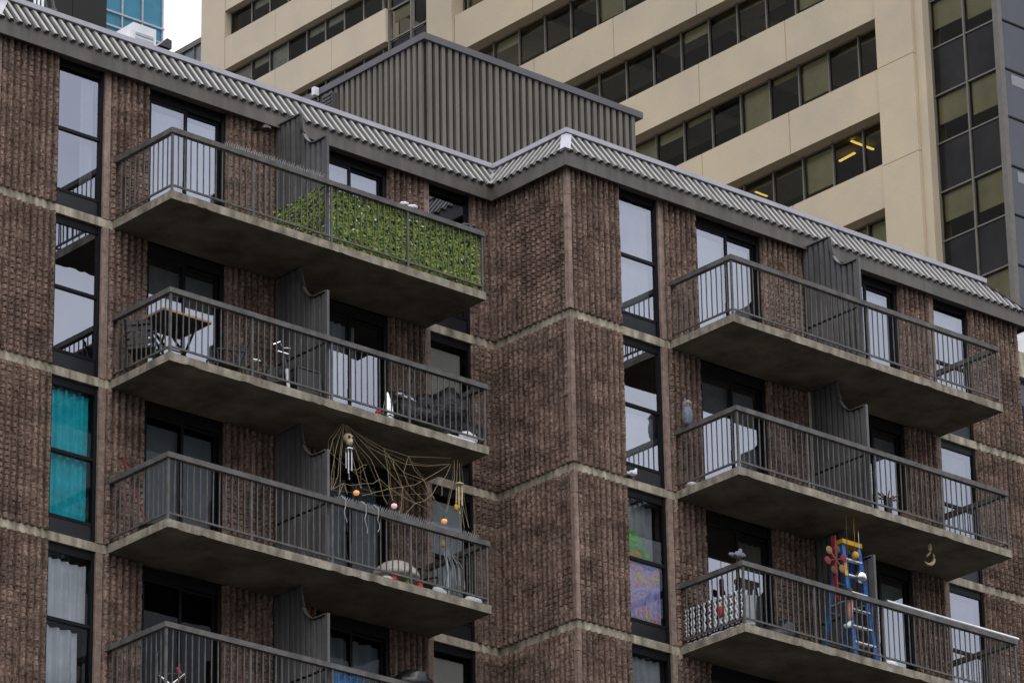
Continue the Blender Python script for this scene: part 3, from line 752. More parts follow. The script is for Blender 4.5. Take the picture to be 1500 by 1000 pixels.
blind(1, 1, 6.5, 7.9, .1, 2.3, 'greyc', 'grey vertical blinds in the door behind the spiky potted plant')
curtain(1, 2, 3.85, 4.45, .1, 2.3, 'beige', 'beige curtain in the door behind the pigeon on the rail')
blind(1, 2, 6.5, 7.9, .1, 2.3, 'greyc', 'grey vertical blinds in the door right of the blue stepladder')
blind(1, 1, 8.95, 9.72, .3, 2.4, 'greyc', 'grey blind in the right window of the balcony with the spiky potted plant')
blind(1, 2, 8.95, 9.72, .3, 2.4, 'greyc', 'grey blind in the window above the shiny aluminium pole')
# colourful blanket with soft patches of colour
bm_ = bpy.data.materials.new('patchwork_cloth'); bm_.use_nodes = True
nt = bm_.node_tree; tc = nt.nodes.new('ShaderNodeTexCoord'); nn = nt.nodes.new('ShaderNodeTexNoise'); nn.inputs['Scale'].default_value = 3.4; nn.inputs['Detail'].default_value = 7; nn.inputs['Roughness'].default_value = .7; nn.inputs['Distortion'].default_value = .8
rp = nt.nodes.new('ShaderNodeValToRGB'); nt.links.new(tc.outputs['Object'], nn.inputs['Vector']); nt.links.new(nn.outputs['Fac'], rp.inputs['Fac'])
els = [(.3, (.09, .1, .33, 1)), (.42, (.42, .4, .75, 1)), (.5, (.7, .62, .8, 1)), (.55, (.7, .2, .3, 1)), (.6, (.8, .75, .5, 1)), (.68, (.25, .62, .08, 1))]
rp.color_ramp.elements[0].position, rp.color_ramp.elements[0].color = els[0]; rp.color_ramp.elements[1].position, rp.color_ramp.elements[1].color = els[-1]
for p_, c_ in els[1:-1]: el = rp.color_ramp.elements.new(p_); el.color = c_
nt.links.new(rp.outputs[0], nt.nodes['Principled BSDF'].inputs['Base Color']); nt.nodes['Principled BSDF'].inputs['Roughness'].default_value = .9
M['patch'] = bm_
curtain(1, 2, 1.22, 1.98, .3, 1.38, 'patch', 'colourful blanket with green, yellow and purple patches hanging in a window', 'blanket', amp=.008, wl=.5, d=-.11, name='blanket')
mb = MB(); T = WK(1, 2)
for i in range(60):
    l = 1.24+random.random()**1.6*.45; z = 1.42+max(0, (.62-(l-1.24)*1.1))*random.random()
    c = Vector(T(l, -.1, z)); s_ = .05; an_ = random.uniform(0, PI); u = Vector((math.cos(an_), .3, math.sin(an_)))*s_; v = Vector((-math.sin(an_), .2, math.cos(an_)))*s_*.6
    mb.quad(c-u-v, c+u-v, c+u+v, c-u+v)
tag(mb.build('houseplant', 'green', base=T(1.3, -.1, 1.41)), 'bright green leafy plant in the window above the colourful blanket', 'plant')
mb = MB(); p = T(1.26, -.14, 1.41); q = T(1.62, -.2, 1.62); mb.ball(((p[0]+q[0])/2, p[1], p[2]+.08), .2, (1.1, .3, .5), jit=.3)
tag(mb.build('cushion', 'yellow', base=p, smooth=True), 'yellowish cushion under the green plant in the window', 'cushion')

# ------------------------------------------------------------------ things on the balconies
# A1 : leafy screen, spikes
T = WK(0, 0)
hs = thing('leafy_screen', T(7.2, 1.48, .05), 'green artificial leaf privacy screen tied along the top left balcony railing', 'privacy screen')
mb = MB(); p = T(5.62, 1.4, .06); q = T(8.72, 1.42, 1.03); mb.box(p[0], q[0], p[1], q[1], p[2], q[2]); mb.build('backing', 'leafd', hs)
mb = MB(); rl = random.Random(5)
def leaf(mb, c, s, n):
    n = n.normalized(); a = n.cross(Vector((rl.uniform(-1, 1), rl.uniform(-1, 1), rl.uniform(-1, 1)))).normalized(); b = n.cross(a)
    mb.quad(c-a*s*.15-b*s*.05, c+a*s*.5-b*s*.42, c+a*s*1.15, c+a*s*.5+b*s*.42)
for i in range(6800):
    c = Vector(T(rl.uniform(5.6, 8.75), 1.42+rl.uniform(0, .075)+.02*noise.noise(Vector((i*.37, 0, 0))), rl.uniform(.03, 1.05+.04*noise.noise(Vector((i*.011, 4, 0)))))); c.z = min(c.z, T(0, 0, 1.0+.06*noise.noise(Vector((c.x*4, 1, 1))))[2])
    leaf(mb, c, rl.uniform(.026, .06), Vector((rl.uniform(-.8, .4), -1, rl.uniform(-.5, .8))))
for i in range(1100):
    c = Vector(T(5.5-rl.uniform(0, .05), rl.uniform(.1, 1.42), 0))+Vector((0, 0, rl.uniform(.08, 1.04)))
    leaf(mb, c, rl.uniform(.035, .055), Vector((-1, rl.uniform(-.6, .6), rl.uniform(-.5, .7))))
mb.build('foliage', 'leaf', hs)
mb = MB()
for i in range(26):
    c = Vector(T(rl.choice([6.2, 6.3, 6.5, 7.4, 7.1, 8.45])+rl.gauss(0, .1), 1.5, rl.uniform(.1, .95))); leaf(mb, c, .04, Vector((rl.uniform(-.5, .3), -1, rl.uniform(-.3, .5))))
mb.build('blossom', 'sheer', hs)
def spikes(bay, k, l0, l1, label):
    T = WK(bay, k); mb = MB(); l = l0
    p = T(l0, 1.54, RH); q = T(l1, 1.51, RH+.006); mb.box(p[0], q[0], p[1], q[1], p[2]+.001, q[2])
    while l < l1:
        for dx, dd in ((-.025, -.03), (.02, .03)):
            mb.bar(T(l, 1.525, RH+.004), T(l+dx+random.uniform(-.01, .01), 1.525+dd, RH+.09+random.uniform(-.02, .01)), .004)
        l += .045
    tag(mb.build('bird_spikes', 'greyc', base=T(l0, 1.525, RH)), label, 'bird spikes', 'bird spikes on balcony rails')
spikes(0, 0, 3.4, 5.4, 'thin wire bird spikes on the top left balcony rail, left of the leafy screen')
spikes(0, 2, 5.65, 8.6, 'thin wire bird spikes along the rail under the rope cobweb')
def pigeon(pos, rot, label, m='feather', s=1.0, name='pigeon'):
    P = Vector(pos); R = Matrix.Rotation(rot, 3, 'Z'); X = lambda x, y, z: tuple(P+R @ Vector((x*s, y*s, z*s)))
    o = thing(name, pos, label, 'bird'); mb = MB()
    mb.tube([X(-.19, 0, .085), X(-.12, 0, .1), X(-.05, 0, .12), X(.03, 0, .14), X(.09, 0, .18), X(.115, 0, .225), X(.135, 0, .26), X(.16, 0, .262)], 0, 10, radii=[.022*s, .04*s, .066*s, .074*s, .058*s, .036*s, .036*s, .012*s])
    mb.build('body', m, o, smooth=True)
    b = MB(); b.lathe(X(.16, 0, .26), [(.012*s, 0), (.001, .035*s)], 6, axis=R @ Vector((1, 0, -.2))); b.build('beak', 'black', o)
    for y in (-.025, .025): b = MB(); b.tube([X(.01, y, .09), X(.015, y, .0)], .006*s, 6); b.bar(X(-.02, y, .004), X(.05, y, .004), .012*s, .006*s); b.build('leg', 'pink', o)
    for y in (-.06, .06):
        b = MB(); b.ball(X(-.05, y, .125), .1*s, (1.2, .18, .45)); b.build('wing', m, o, smooth=True)
T = WK(0, 0)
mb = MB()
for i in range(5): mb.ball(T(7.06+.065*i, 1.52, RH+.035+.02*math.sin(i*2.1)), .045, (1.1, 1, .8), jit=.5)
tag(mb.build('white_ribbon', 'sheer', base=T(7.1, 1.52, RH), smooth=True), 'crumpled white ribbon on the rail above the middle of the leafy screen', 'ribbon')
mb = MB()
for i in range(4): mb.ball(T(8.42+.06*i, 1.5, RH+.03+.02*math.sin(i*2.6)), .045, (1.1, 1, .9), jit=.5)
tag(mb.build('dark_glove', 'black', base=T(8.6, 1.5, RH), smooth=True), 'small dark crumpled bundle at the right end of the rail above the leafy screen', 'bundle')
wl = thing('wall_lamp', T(5.2, .1, 2.4), 'small dark lamp under the eave beside the top left divider', 'lamp')
MB().bar(T(5.13, .02, 2.45), T(5.13, .28, 2.42), .05).build('arm', 'black', wl)
mb = MB(); mb.lathe(T(5.15, .3, 2.36), [(.1, 0), (.09, .04), (.03, .09)], 12); mb.build('lamp_head', 'black', wl)

# A2 : folding table, chairs, exercise bike, box, tarp heap
T = WK(0, 1)
ft = thing('folding_table', T(3.0, .8, 0), 'folding table with a pale wooden edge on the balcony below the leafy screen', 'table')
def tt(l, d, z): return T(2.42+(l-2.51)*.93, d, z)
mb = MB(); p = tt(2.52, .42, .86); q = tt(3.5, 1.22, .88); mb.box(p[0], q[0], p[1], q[1], p[2]-.0, q[2]); mb.build('tabletop', 'black', ft)
mb = MB()
for a, b in (((2.51, .41), (3.51, .41)), ((2.51, 1.23), (3.51, 1.23)), ((2.51, .41), (2.51, 1.23)), ((3.51, .41), (3.51, 1.23))): mb.bar(tt(*a, .875), tt(*b, .875), .025, .035)
mb.build('edge_trim', 'wood', ft)
for l in (2.75, 3.28):
    for s_ in (-1, 1):
        mb = MB(); mb.bar(tt(l, .82-.34*s_, .855), tt(l, .82+.3*s_, 0), .03); mb.build('leg', 'black', ft)
mb = MB(); mb.bar(tt(2.75, .82, .43), tt(3.28, .82, .43), .02); mb.build('stretcher', 'black', ft)
def patio_chair(T, l, d, rot, label, m='black'):
    B = Vector(T(l, d, 0)); R = Matrix.Rotation(rot, 3, 'Z'); X = lambda x, y, z: tuple(B+R @ Vector((x, y, z)))
    o = thing('patio_chair', tuple(B), label, 'chair', 'dark chairs on the left balconies')
    mb = MB(); mb.prism([X(-.22, -.22, .42), X(.22, -.22, .42), X(.22, .22, .42), X(-.22, .22, .42)], (0, 0, .035)); mb.build('seat', m, o)
    mb = MB()
    for j in range(4): mb.bar(X(-.2, .23+.03*j, .52+.1*j), X(.2, .23+.03*j, .52+.1*j), .02, .075)
    mb.build('backrest', m, o)
    for sx in (-1, 1):
        mb = MB(); mb.bar(X(.21*sx, -.2, .42), X(.24*sx, -.25, 0), .028); mb.build('leg', m, o)
        mb = MB(); mb.bar(X(.21*sx, .36, .88), X(.22*sx, .2, .42), .028); mb.bar(X(.22*sx, .2, .42), X(.24*sx, .26, 0), .028); mb.build('leg', m, o)
        mb = MB(); mb.bar(X(.25*sx, -.22, .63), X(.24*sx, .28, .65), .04, .025); mb.bar(X(.24*sx, -.2, .42), X(.25*sx, -.22, .63), .025); mb.build('armrest', m, o)
patio_chair(T, 2.62, .45, 2.2, 'dark slatted patio chair on the left of the folding table')
patio_chair(T, 4.0, .75, -1.9, 'dark slatted patio chair on the right of the folding table')
eb = thing('exercise_bike', T(4.8, 1.1, 0), 'black exercise bike with a white post and chrome handlebars behind the rail', 'exercise bike')
mb = MB(); mb.tube([T(4.86, 1.3, .02), T(4.83, 1.28, .45)], .028, 8); mb.build('front_post', 'white', eb)
mb = MB(); mb.tube([T(4.83, 1.28, .45), T(4.8, 1.2, .8)], .03, 8); mb.tube([T(4.83, 1.25, .25), T(4.5, 1.0, .2), T(4.35, .9, .5)], .03, 8); mb.build('frame', 'black', eb)
mb = MB(); mb.tube([T(4.62, 1.2, .84), T(4.72, 1.24, .9), T(4.8, 1.22, .82), T(4.95, 1.2, .86), T(5.0, 1.05, .9)], .018, 8); mb.tube([T(4.66, 1.25, .72), T(4.9, 1.25, .72)], .02, 8); mb.build('handlebar', 'chrome', eb)
mb = MB(); mb.lathe(T(4.72, 1.12, .3), [(.06, -.04), (.2, -.035), (.21, 0), (.2, .035), (.06, .04)], 20, axis=(0, 1, 0)); mb.build('flywheel', 'black', eb)
mb = MB(); mb.ball(T(4.42, 1.0, .56), .11, (1.2, .8, .4)); mb.build('saddle', 'chrome', eb, smooth=True)
for l in (4.45, 4.86): mb = MB(); mb.tube([T(l, .9, .03), T(l, 1.42, .03)], .028, 8); mb.build('foot_bar', 'white', eb)
bx_ = thing('storage_box', T(5.15, 1.15, 0), 'black storage box with a pale rim against the divider', 'box')
mb = MB(); p = T(4.98, .95, .02); q = T(5.42, 1.38, .5); mb.box(p[0], q[0], p[1], q[1], p[2], q[2]); mb.build('body', 'black', bx_)
mb = MB()
for z in (.03, .5):
    mb.bar(T(4.97, 1.39, z), T(5.43, 1.39, z), .02); mb.bar(T(4.97, .94, z), T(4.97, 1.39, z), .02)
for l in (4.97, 5.43): mb.bar(T(l, 1.39, .03), T(l, 1.39, .5), .02)
mb.build('rim', 'rail', bx_)
def heap(name, c, size, m, label, cat, jit=.45, seed=0, base=None, seg=26):
    mb = MB(); mb.ball(c, 1, size, seg, 14)
    for i, v in enumerate(mb.v):
        q = Vector(v); k = 1+jit*noise.noise(q*3.1+Vector((seed, 0, 0)))*.7+jit*.5*abs(noise.noise(q*9+Vector((seed, 2, 0))))
        nv = Vector(c)+(q-Vector(c))*k; mb.v[i] = (nv.x, nv.y, max(nv.z, c[2]-size[2]*.8))
    return tag(mb.build(name, m, base=base or (c[0], c[1], c[2]-size[2]*.8), smooth=True), label, cat)
c = T(7.95, 1.05, .34); heap('tarpaulin_heap', c, (.8, .38, .42), 'tarp', 'crumpled black tarpaulin heap behind the rail at the right of the second balcony', 'tarpaulin', 1.0, 3, seg=60)
mb = MB()
for i in range(7): mb.ball(T(7.15+.06*i, 1.28-.01*i, .6+.02*math.sin(i*1.9)), .04, (1.3, .7, .5), jit=1.2)
tag(mb.build('white_plastic_sheet', 'white', base=T(7.4, 1.2, .66), smooth=True), 'white plastic sheet edge showing on top of the black tarpaulin heap', 'plastic sheet')
heap('white_bag', T(8.48, 1.4, .1), (.17, .07, .12), 'white', 'white plastic bag at the right end of the second balcony on the left', 'bag', .7, 8)
mb = MB(); p = T(7.98, 1.53, .01); q = T(8.55, 1.4, .04); mb.box(p[0], q[0], p[1], q[1], p[2], q[2]); tag(mb.build('white_board', 'white', base=p), 'flat white board lying at the slab edge beside the white plastic bag', 'board')
heap('foil_roll', T(6.86, 1.35, .22), (.08, .08, .26), 'chrome', 'crumpled silver foil bundle left of the black tarpaulin heap', 'foil bundle', .8, 4)
heap('red_bottle', T(6.6, 1.42, .07), (.055, .05, .08), 'red', 'small red pot at the foot of the second balcony rail', 'pot', .1, 5)
heap('green_pot', T(6.72, 1.42, .05), (.05, .05, .06), 'leafd', 'small dark green pot right of the small red pot', 'pot', .1, 5)

# A3 : rope cobweb with skull, chimes, lanterns
T = WK(0, 2)
WEB = [[(6.04,1.2,2.58),(5.78,1.26,2.22),(5.69,1.3,1.98)],[(6.05,1.2,2.59),(5.82,1.29,2.05),(5.67,1.37,1.59),(5.62,1.42,1.29)],[(6.06,1.2,2.59),(5.87,1.32,1.9),(5.79,1.38,1.57),(5.65,1.42,1.31)],[(6.07,1.2,2.58),(5.89,1.33,1.87),(5.82,1.4,1.45),(5.77,1.44,1.24)],[(6.08,1.2,2.58),(6.13,1.29,2.12),(6.18,1.36,1.76),(6.23,1.42,1.46)],[(6.09,1.21,2.57),(6.18,1.26,2.27),(6.33,1.33,1.92),(6.38,1.4,1.6),(6.44,1.44,1.4)],[(6.1,1.21,2.58),(6.28,1.27,2.27),(6.52,1.32,2.06),(6.64,1.38,1.73),(6.84,1.42,1.6),(7.35,1.45,1.44)],[(6.1,1.21,2.58),(6.26,1.23,2.47),(6.45,1.27,2.29),(6.82,1.35,1.95),(7.1,1.41,1.69),(7.3,1.45,1.47),(7.61,1.45,1.41)],[(6.11,1.21,2.58),(6.52,1.26,2.37),(6.89,1.3,2.24),(7.17,1.36,1.97),(7.57,1.39,1.93),(7.65,1.43,1.7),(7.95,1.45,1.47)],[(6.11,1.2,2.58),(6.29,1.23,2.49),(6.81,1.28,2.33),(7.32,1.31,2.3),(8.21,1.32,2.48)],[(6.26,1.23,2.47),(6.45,1.27,2.29),(6.98,1.32,2.17),(7.22,1.33,2.14),(7.69,1.34,2.21),(8.19,1.33,2.37)],[(5.62,1.42,1.29),(5.89,1.4,1.47),(6.04,1.4,1.47),(6.29,1.4,1.56),(6.5,1.4,1.61),(6.65,1.38,1.73)],[(6.01,1.35,1.76),(6.21,1.35,1.79),(6.35,1.34,1.91),(6.42,1.34,1.93)],[(6.24,1.44,1.33),(6.53,1.43,1.46),(6.84,1.42,1.6),(7.1,1.41,1.69),(7.37,1.4,1.79),(7.59,1.39,1.94),(7.88,1.36,2.14),(8.19,1.33,2.37)],[(6.83,1.28,2.33),(6.85,1.35,1.96),(6.82,1.42,1.6),(6.86,1.45,1.39)],[(7.32,1.31,2.3),(7.17,1.36,1.97),(7.22,1.4,1.78),(7.37,1.43,1.64),(7.53,1.45,1.54),(7.66,1.45,1.47)],[(7.32,1.31,2.3),(7.41,1.35,2.07),(7.57,1.39,1.93),(7.74,1.45,1.63)],[(7.12,1.45,1.21),(7.33,1.45,1.45),(7.53,1.45,1.54),(7.7,1.44,1.69),(7.87,1.4,1.93),(8.05,1.38,2.11),(8.2,1.34,2.36)],[(7.1,1.41,1.69),(7.05,1.45,1.34),(6.99,1.45,1.21)],[(6.89,1.3,2.24),(7.0,1.35,2.0),(7.1,1.41,1.69)],[(8.29,1.32,2.47),(8.23,1.38,2.11),(8.0,1.45,1.46)],[(8.36,1.32,2.49),(8.23,1.42,1.9),(8.19,1.45,1.59)],[(8.39,1.33,2.44),(8.3,1.44,1.81),(8.47,1.45,1.29)],[(8.3,1.44,1.81),(8.37,1.45,1.26)],[(8.33,1.4,2.04),(8.25,1.45,1.58),(8.3,1.45,1.25)],[(5.89,1.4,1.47),(5.77,1.44,1.24)],[(5.89,1.4,1.47),(5.94,1.44,1.28)],[(6.98,1.32,2.17),(6.99,1.35,1.99)],[(6.64,1.38,1.73),(6.67,1.44,1.43),(6.76,1.45,1.3)],[(7.95,1.4,1.95),(7.91,1.44,1.72)]]
mb = MB(); wr = random.Random(4)
for pl in WEB: mb.tube([T(l, d, z) for l, d, z in pl], .0043, 6)
for pl in WEB[::2]:                                  # thinner stray strands beside the main ropes
    o_ = (wr.uniform(-.13, .13), wr.uniform(-.03, .02), wr.uniform(-.08, .08)); m_ = len(pl)-1
    mb.tube([T(l+o_[0]*math.sin(PI*(.15+.85*i/m_)), d+o_[1], z+o_[2]*math.sin(PI*i/m_)) for i, (l, d, z) in enumerate(pl)], .002, 5)
for i in range(5):
    a_ = WEB[i % 11][-1]; b_ = WEB[(i*3+5) % 11][-2]; mb.tube([T(*a_), T((a_[0]+b_[0])/2, 1.4, (a_[2]+b_[2])/2-.06), T(*b_)], .002, 5)
tag(mb.build('rope_cobweb', 'rope', base=T(6.06, 1.2, 2.58)), 'giant rope spider web decoration strung between balcony ceiling and rail', 'decoration')
sk = thing('skull_ornament', T(6.07, 1.3, 2.32), 'tan skull ornament hanging at the top of the rope cobweb', 'skull')
mb = MB(); mb.ball(T(6.07, 1.3, 2.31), .09, (1, .9, .95), jit=.15); mb.lathe(T(6.07, 1.33, 2.19), [(.04, 0), (.053, .03), (.06, .08)], 10); mb.build('cranium', 'bone', sk, smooth=True)
for s_ in (-.04, .04): mb = MB(); mb.ball(T(6.07+s_*.85, 1.37, 2.31), .024); mb.build('eye_socket', 'black', sk)
def chime(T, l, d, z, label, m):
    o = thing('wind_chime', T(l, d, z), label, 'wind chime', 'wind chimes on the cobweb balcony')
    mb = MB(); mb.lathe(T(l, d, z-.03), [(.07, 0), (.07, .02), (.01, .05)], 12); mb.build('top_disc', m, o)
    for i in range(5):
        an_ = i*1.257; q = T(l+.05*math.cos(an_), d+.05*math.sin(an_), z-.03); h = .32+.05*(i % 3)
        mb = MB(); mb.tube([q, (q[0], q[1], q[2]-.06)], .003, 5); mb.tube([(q[0], q[1], q[2]-.06), (q[0], q[1], q[2]-h)], .012, 7); mb.build('tube', m, o)
    mb = MB(); mb.tube([T(l, d, z-.03), T(l, d, z-.5)], .003, 5); mb.lathe(T(l, d, z-.55), [(.005, 0), (.025, .02), (.005, .05)], 8); mb.build('clapper', m, o)
chime(T, 6.07, 1.32, 2.14, 'wind chime with pale tubes hanging under the skull ornament', 'steel')
chime(T, 8.32, 1.4, 2.05, 'copper coloured wind chime at the right end of the rope cobweb', 'bone')
def lantern(l, z, m, label):
    o = thing('lantern', T(l, 1.5, z), label, 'lantern', 'small glowing lanterns on the cobweb rail')
    mb = MB(); mb.ball(T(l, 1.5, z), .047, (1.1, 1.1, .9), 16, 8)
    for i, v in enumerate(mb.v):
        c_ = Vector(T(l, 1.5, z)); q = Vector(v)-c_; an_ = math.atan2(q.y, q.x); mb.v[i] = tuple(c_+Vector((q.x*(1+.12*math.cos(an_*6)), q.y*(1+.12*math.cos(an_*6)), q.z)))
    mb.build('shade', m, o, smooth=True)
    mb = MB(); mb.tube([T(l, 1.5, z+.05), T(l, 1.49, z+.12)], .008, 6); mb.build('stem', 'leafd', o)
lantern(6.07, 1.32, 'lantern', 'glowing orange pumpkin lantern, leftmost of the three on the cobweb rail')
lantern(6.85, 1.28, 'lanternp', 'glowing pink lantern in the middle of the cobweb rail')
lantern(7.9, 1.26, 'lantern', 'glowing orange pumpkin lantern, rightmost of the three on the cobweb rail')
heap('yellow_ornament', T(8.2, 1.45, 1.58), (.035, .035, .06), 'yellow', 'tiny yellow ornament on the right end of the rope cobweb', 'ornament', .1, 2)
for i, (l, wd, z0, lb) in enumerate(((5.78, .02, .72, 'leftmost white cord hanging from the cobweb rail'), (6.2, .03, .62, 'white twisted cord hanging from the rail below the left lantern'), (6.45, .02, .7, 'white cord hanging from the rail between the left and pink lanterns'))):
    mb = MB(); pts = [T(l+.03*math.sin(j*1.3+i)*(j > 2), 1.585, RH+.02-(RH-z0)*j/6) for j in range(7)]
    mb.tube(pts, .0055, 6); mb.tube([T(l-.02, 1.5, RH+.1), T(l, 1.585, RH+.02)], .009, 6); tag(mb.build('hanging_cord', 'greyc', base=T(l, 1.585, RH)), lb, 'cord', 'white cords on the cobweb rail')
um = thing('toadstool_canopy', T(7.2, 1.1, 0), 'low pale dome canopy with red and green base on the cobweb balcony floor', 'canopy')
mb = MB(); mb.lathe(T(7.2, 1.1, .22), [(.4, 0), (.39, .06), (.33, .16), (.22, .25), (.1, .3), (.01, .31)], 20); mb.build('dome', 'parasol', um, smooth=True)
for l, m in ((6.98, 'red'), (7.28, 'green'), (7.5, 'red')):
    mb = MB(); mb.lathe(T(l, 1.32, 0), [(.05, 0), (.075, .06), (.07, .12), (.03, .18)], 12); mb.build('base_bulb', m, um, smooth=True)
mb = MB(); mb.tube([T(7.2, 1.1, 0), T(7.2, 1.1, .3)], .03, 8); mb.build('stem', 'parasol', um)
patio_chair(T, 8.1, .6, .3, 'dark slatted patio chair at the right end of the cobweb balcony')
gh = thing('ghost_decoration', T(7.95, 1.5, .9), 'hanging figure decoration with tan head and ragged white strips behind the rail', 'decoration')
mb = MB(); mb.ball(T(7.93, 1.42, .93), .06, (1, 1, 1.5)); mb.build('head', 'bone', gh, smooth=True)
mb = MB()
for i in range(8):
    l = 7.98+.05*i+random.uniform(-.02, .02); mb.tube([T(7.95+.02*i, 1.42, .86), T(l, 1.44, .55), T(l+random.uniform(-.04, .04), 1.44, random.uniform(.15, .4))], .005, 5)
mb.tube([T(7.98, 1.43, .86), T(8.02, 1.44, .4), T(8.03, 1.44, .05)], .011, 6); mb.build('strip', 'greyc', gh)
for l, d, s_, lb in ((7.78, 1.5, .045, 'crumpled white paper at the slab edge right of the pale dome canopy'), (8.5, 1.5, .05, 'crumpled white paper at the right end of the cobweb balcony floor'), (6.7, 1.5, .035, 'crumpled white paper at the slab edge left of the pale dome canopy')):
    heap('crumpled_paper', T(l, d, s_*.8), (s_*2.2, s_*.6, s_), 'greyc', lb, 'paper', 1.5, l)
br = thing('broom', T(1.9+.5, .5, 0), 'red handled broom leaning at the left end of the cobweb balcony', 'broom')
mb = MB(); mb.tube([T(2.36, .28, 1.45), T(2.4, .9, .1)], .01, 8); mb.build('handle', 'dred', br); mb = MB(); mb.bar(T(2.37, .75, .09), T(2.43, 1.05, .05), .06, .1); mb.build('brush_head', 'black', br)

# A4 : chrome framed chair, covered barbecue, towel
T = WK(0, 3)
cc = thing('camp_chair', T(2.7, 1.0, 0), 'chrome framed folding chair with dark fabric on the lowest balcony on the left', 'chair')
mb = MB(); mb.tube([T(2.36, 1.25, .1), T(2.36, 1.25, .68), T(2.4, 1.22, .73), T(2.5, 1.06, .74), T(2.72, .8, .78), T(2.82, .72, .77), T(2.84, .7, .68), T(2.84, .7, .1)], .022, 8); mb.build('back_frame', 'chrome', cc)
mb = MB(); mb.prism([T(2.38, 1.22, .35), T(2.83, .72, .35), T(2.83, .72, .72), T(2.38, 1.22, .72)], (.01, .01, 0)); mb.build('back_fabric', 'black', cc)
mb = MB(); mb.prism([T(2.38, 1.22, .36), T(2.83, .72, .36), T(3.2, 1.0, .38), T(2.75, 1.45, .38)], (0, 0, .02)); mb.build('seat', 'black', cc)
for a, b in (((2.75, 1.45), (2.4, 1.2)), ((3.2, 1.0), (2.83, .74))): mb = MB(); mb.tube([T(*a, .38), T(*b, .02)], .018, 8); mb.tube([T(*b, .38), T(*a, .02)], .018, 8); mb.build('leg', 'chrome', cc)
mb = MB(); mb.tube([T(2.95, .95, .65), T(3.05, 1.0, .5), T(3.08, 1.0, .3)], .03, 8); tag(mb.build('red_strap', 'red', base=T(3, 1, .3)), 'red strap hanging beside the chrome framed chair', 'strap')
bb = thing('covered_barbecue', T(7.85, .75, 0), 'round barbecue under a shiny black cover on the lowest balcony on the left', 'barbecue')
mb = MB(); mb.ball(T(7.83, .75, 1.42), .36, (1, .85, .62), 24, 12, jit=.3); mb.build('lid_cover', 'black', bb, smooth=True)
mb = MB(); mb.lathe(T(7.83, .75, .3), [(.32, 0), (.31, .5), (.34, 1.1)], 18, sq=(1, .85)); mb.build('skirt', 'black', bb, smooth=True)
for i in range(3): q = T(7.83+.25*math.cos(i*2.1), .75+.2*math.sin(i*2.1), 0); mb = MB(); mb.tube([q, (q[0], q[1], q[2]+.35)], .02, 8); mb.build('leg', 'steel', bb)
curtain(0, 3, 5.68, 6.25, .3, 1.02, 'bluec', 'blue and white patterned towel hung inside the lowest left railing', 'towel', amp=.015, wl=.25, d=1.42, name='towel')

# B2 : owl, bird, plant ; B3 : lattice, pigeon, ladder, ...
T = WK(1, 1)
ow = thing('owl_figure', T(2.26, .5, RH), 'grey plastic owl figure on the left end of the middle right balcony rail', 'owl figure')
q = T(2.3, .36, RH)
mb = MB(); mb.lathe(q, [(.06, 0), (.085, .06), (.1, .16), (.095, .26), (.075, .32), (.085, .37), (.08, .42), (.05, .455), (.005, .46)], 16); mb.build('body', 'feather', ow, smooth=True)
for s_ in (-1, 1):
    mb = MB(); mb.lathe((q[0]+.045*s_, q[1], q[2]+.44), [(.022, 0), (.001, .06)], 6); mb.build('ear_tuft', 'feather', ow)
    mb = MB(); mb.ball((q[0]+.03*s_-.02, q[1]-.07, q[2]+.395), .02); mb.build('eye', 'yellow', ow, smooth=True)
mb = MB(); mb.lathe((q[0]-.01, q[1]-.08, q[2]+.37), [(.012, 0), (.001, .035)], 6, axis=(0, -1, -.6)); mb.build('beak', 'black', ow)
pigeon(T(1.3, .03, .0), 0.2, 'small white bird perched on the ledge below the window left of the owl figure', 'white', .75, 'white_bird')
mb = MB(); q = T(2.36, .35, .0); mb.lathe(q, [(.04, 0), (.08, .05), (.085, .07), (.06, .06)], 14); tag(mb.build('white_bowl', 'white', base=q, smooth=True), 'small white bowl at the left corner of the middle right balcony floor', 'bowl')
pp = thing('spiky_plant', T(6.06, 1.35, 0), 'spiky fan leaved plant in a dark pot on the middle right balcony', 'plant')
mb = MB(); mb.lathe(T(6.05, 1.35, .03), [(.06, 0), (.075, .2), (.08, .3), (.06, .3)], 12); mb.build('pot', 'black', pp)
mb = MB(); c = Vector(T(6.05, 1.35, .34))
for i in range(16):
    an_ = i*2*PI/16; r_ = .24; tip = c+Vector((math.cos(an_)*r_, math.sin(an_)*r_*.6, .07+.05*math.sin(i*2.4))); mb.bar(c, tip, .018, .012)
mb.ball(tuple(c), .07, (1, 1, .7)); mb.build('leaves', 'terra', pp)
heap('brown_pot', T(6.6, 1.25, .13), (.14, .12, .15), 'terra', 'brown earthen pot right of the spiky plant', 'pot', .3, 6)
mb = MB(); p = T(5.5, .12, .05); mb.tube([T(5.5, .12, .02), T(5.5, .12, 2.58)], .03, 10); tag(mb.build('downpipe', 'concrete', base=p), 'pale downpipe beside the divider of the middle right balcony', 'pipe')
T = WK(1, 2)
lp = thing('lattice_screen', T(2.36, .8, 0), 'white wavy lattice screen inside the left end of the lower right railing', 'lattice screen')
mb = MB(); n = 11
for i in range(n):
    d = .12+1.33*i/(n-1)
    for ph in (0, PI):
        pts = []
        for j in range(25):
            z = .09+.56*j/24; pts.append(T(2.365, d+(.032*math.sin(2*PI*j/12+ph+ (i % 2)*PI*.5)), z))
        mb.tube(pts, .017, 6)
mb.build('lattice', 'white', lp)
mb = MB(); pts = [T(2.37, .1+1.4*j/66, .02+.022*abs(math.sin(PI*j/6))) for j in range(67)]; mb.tube(pts, .016, 5); mb.build('scalloped_edge', 'white', lp)
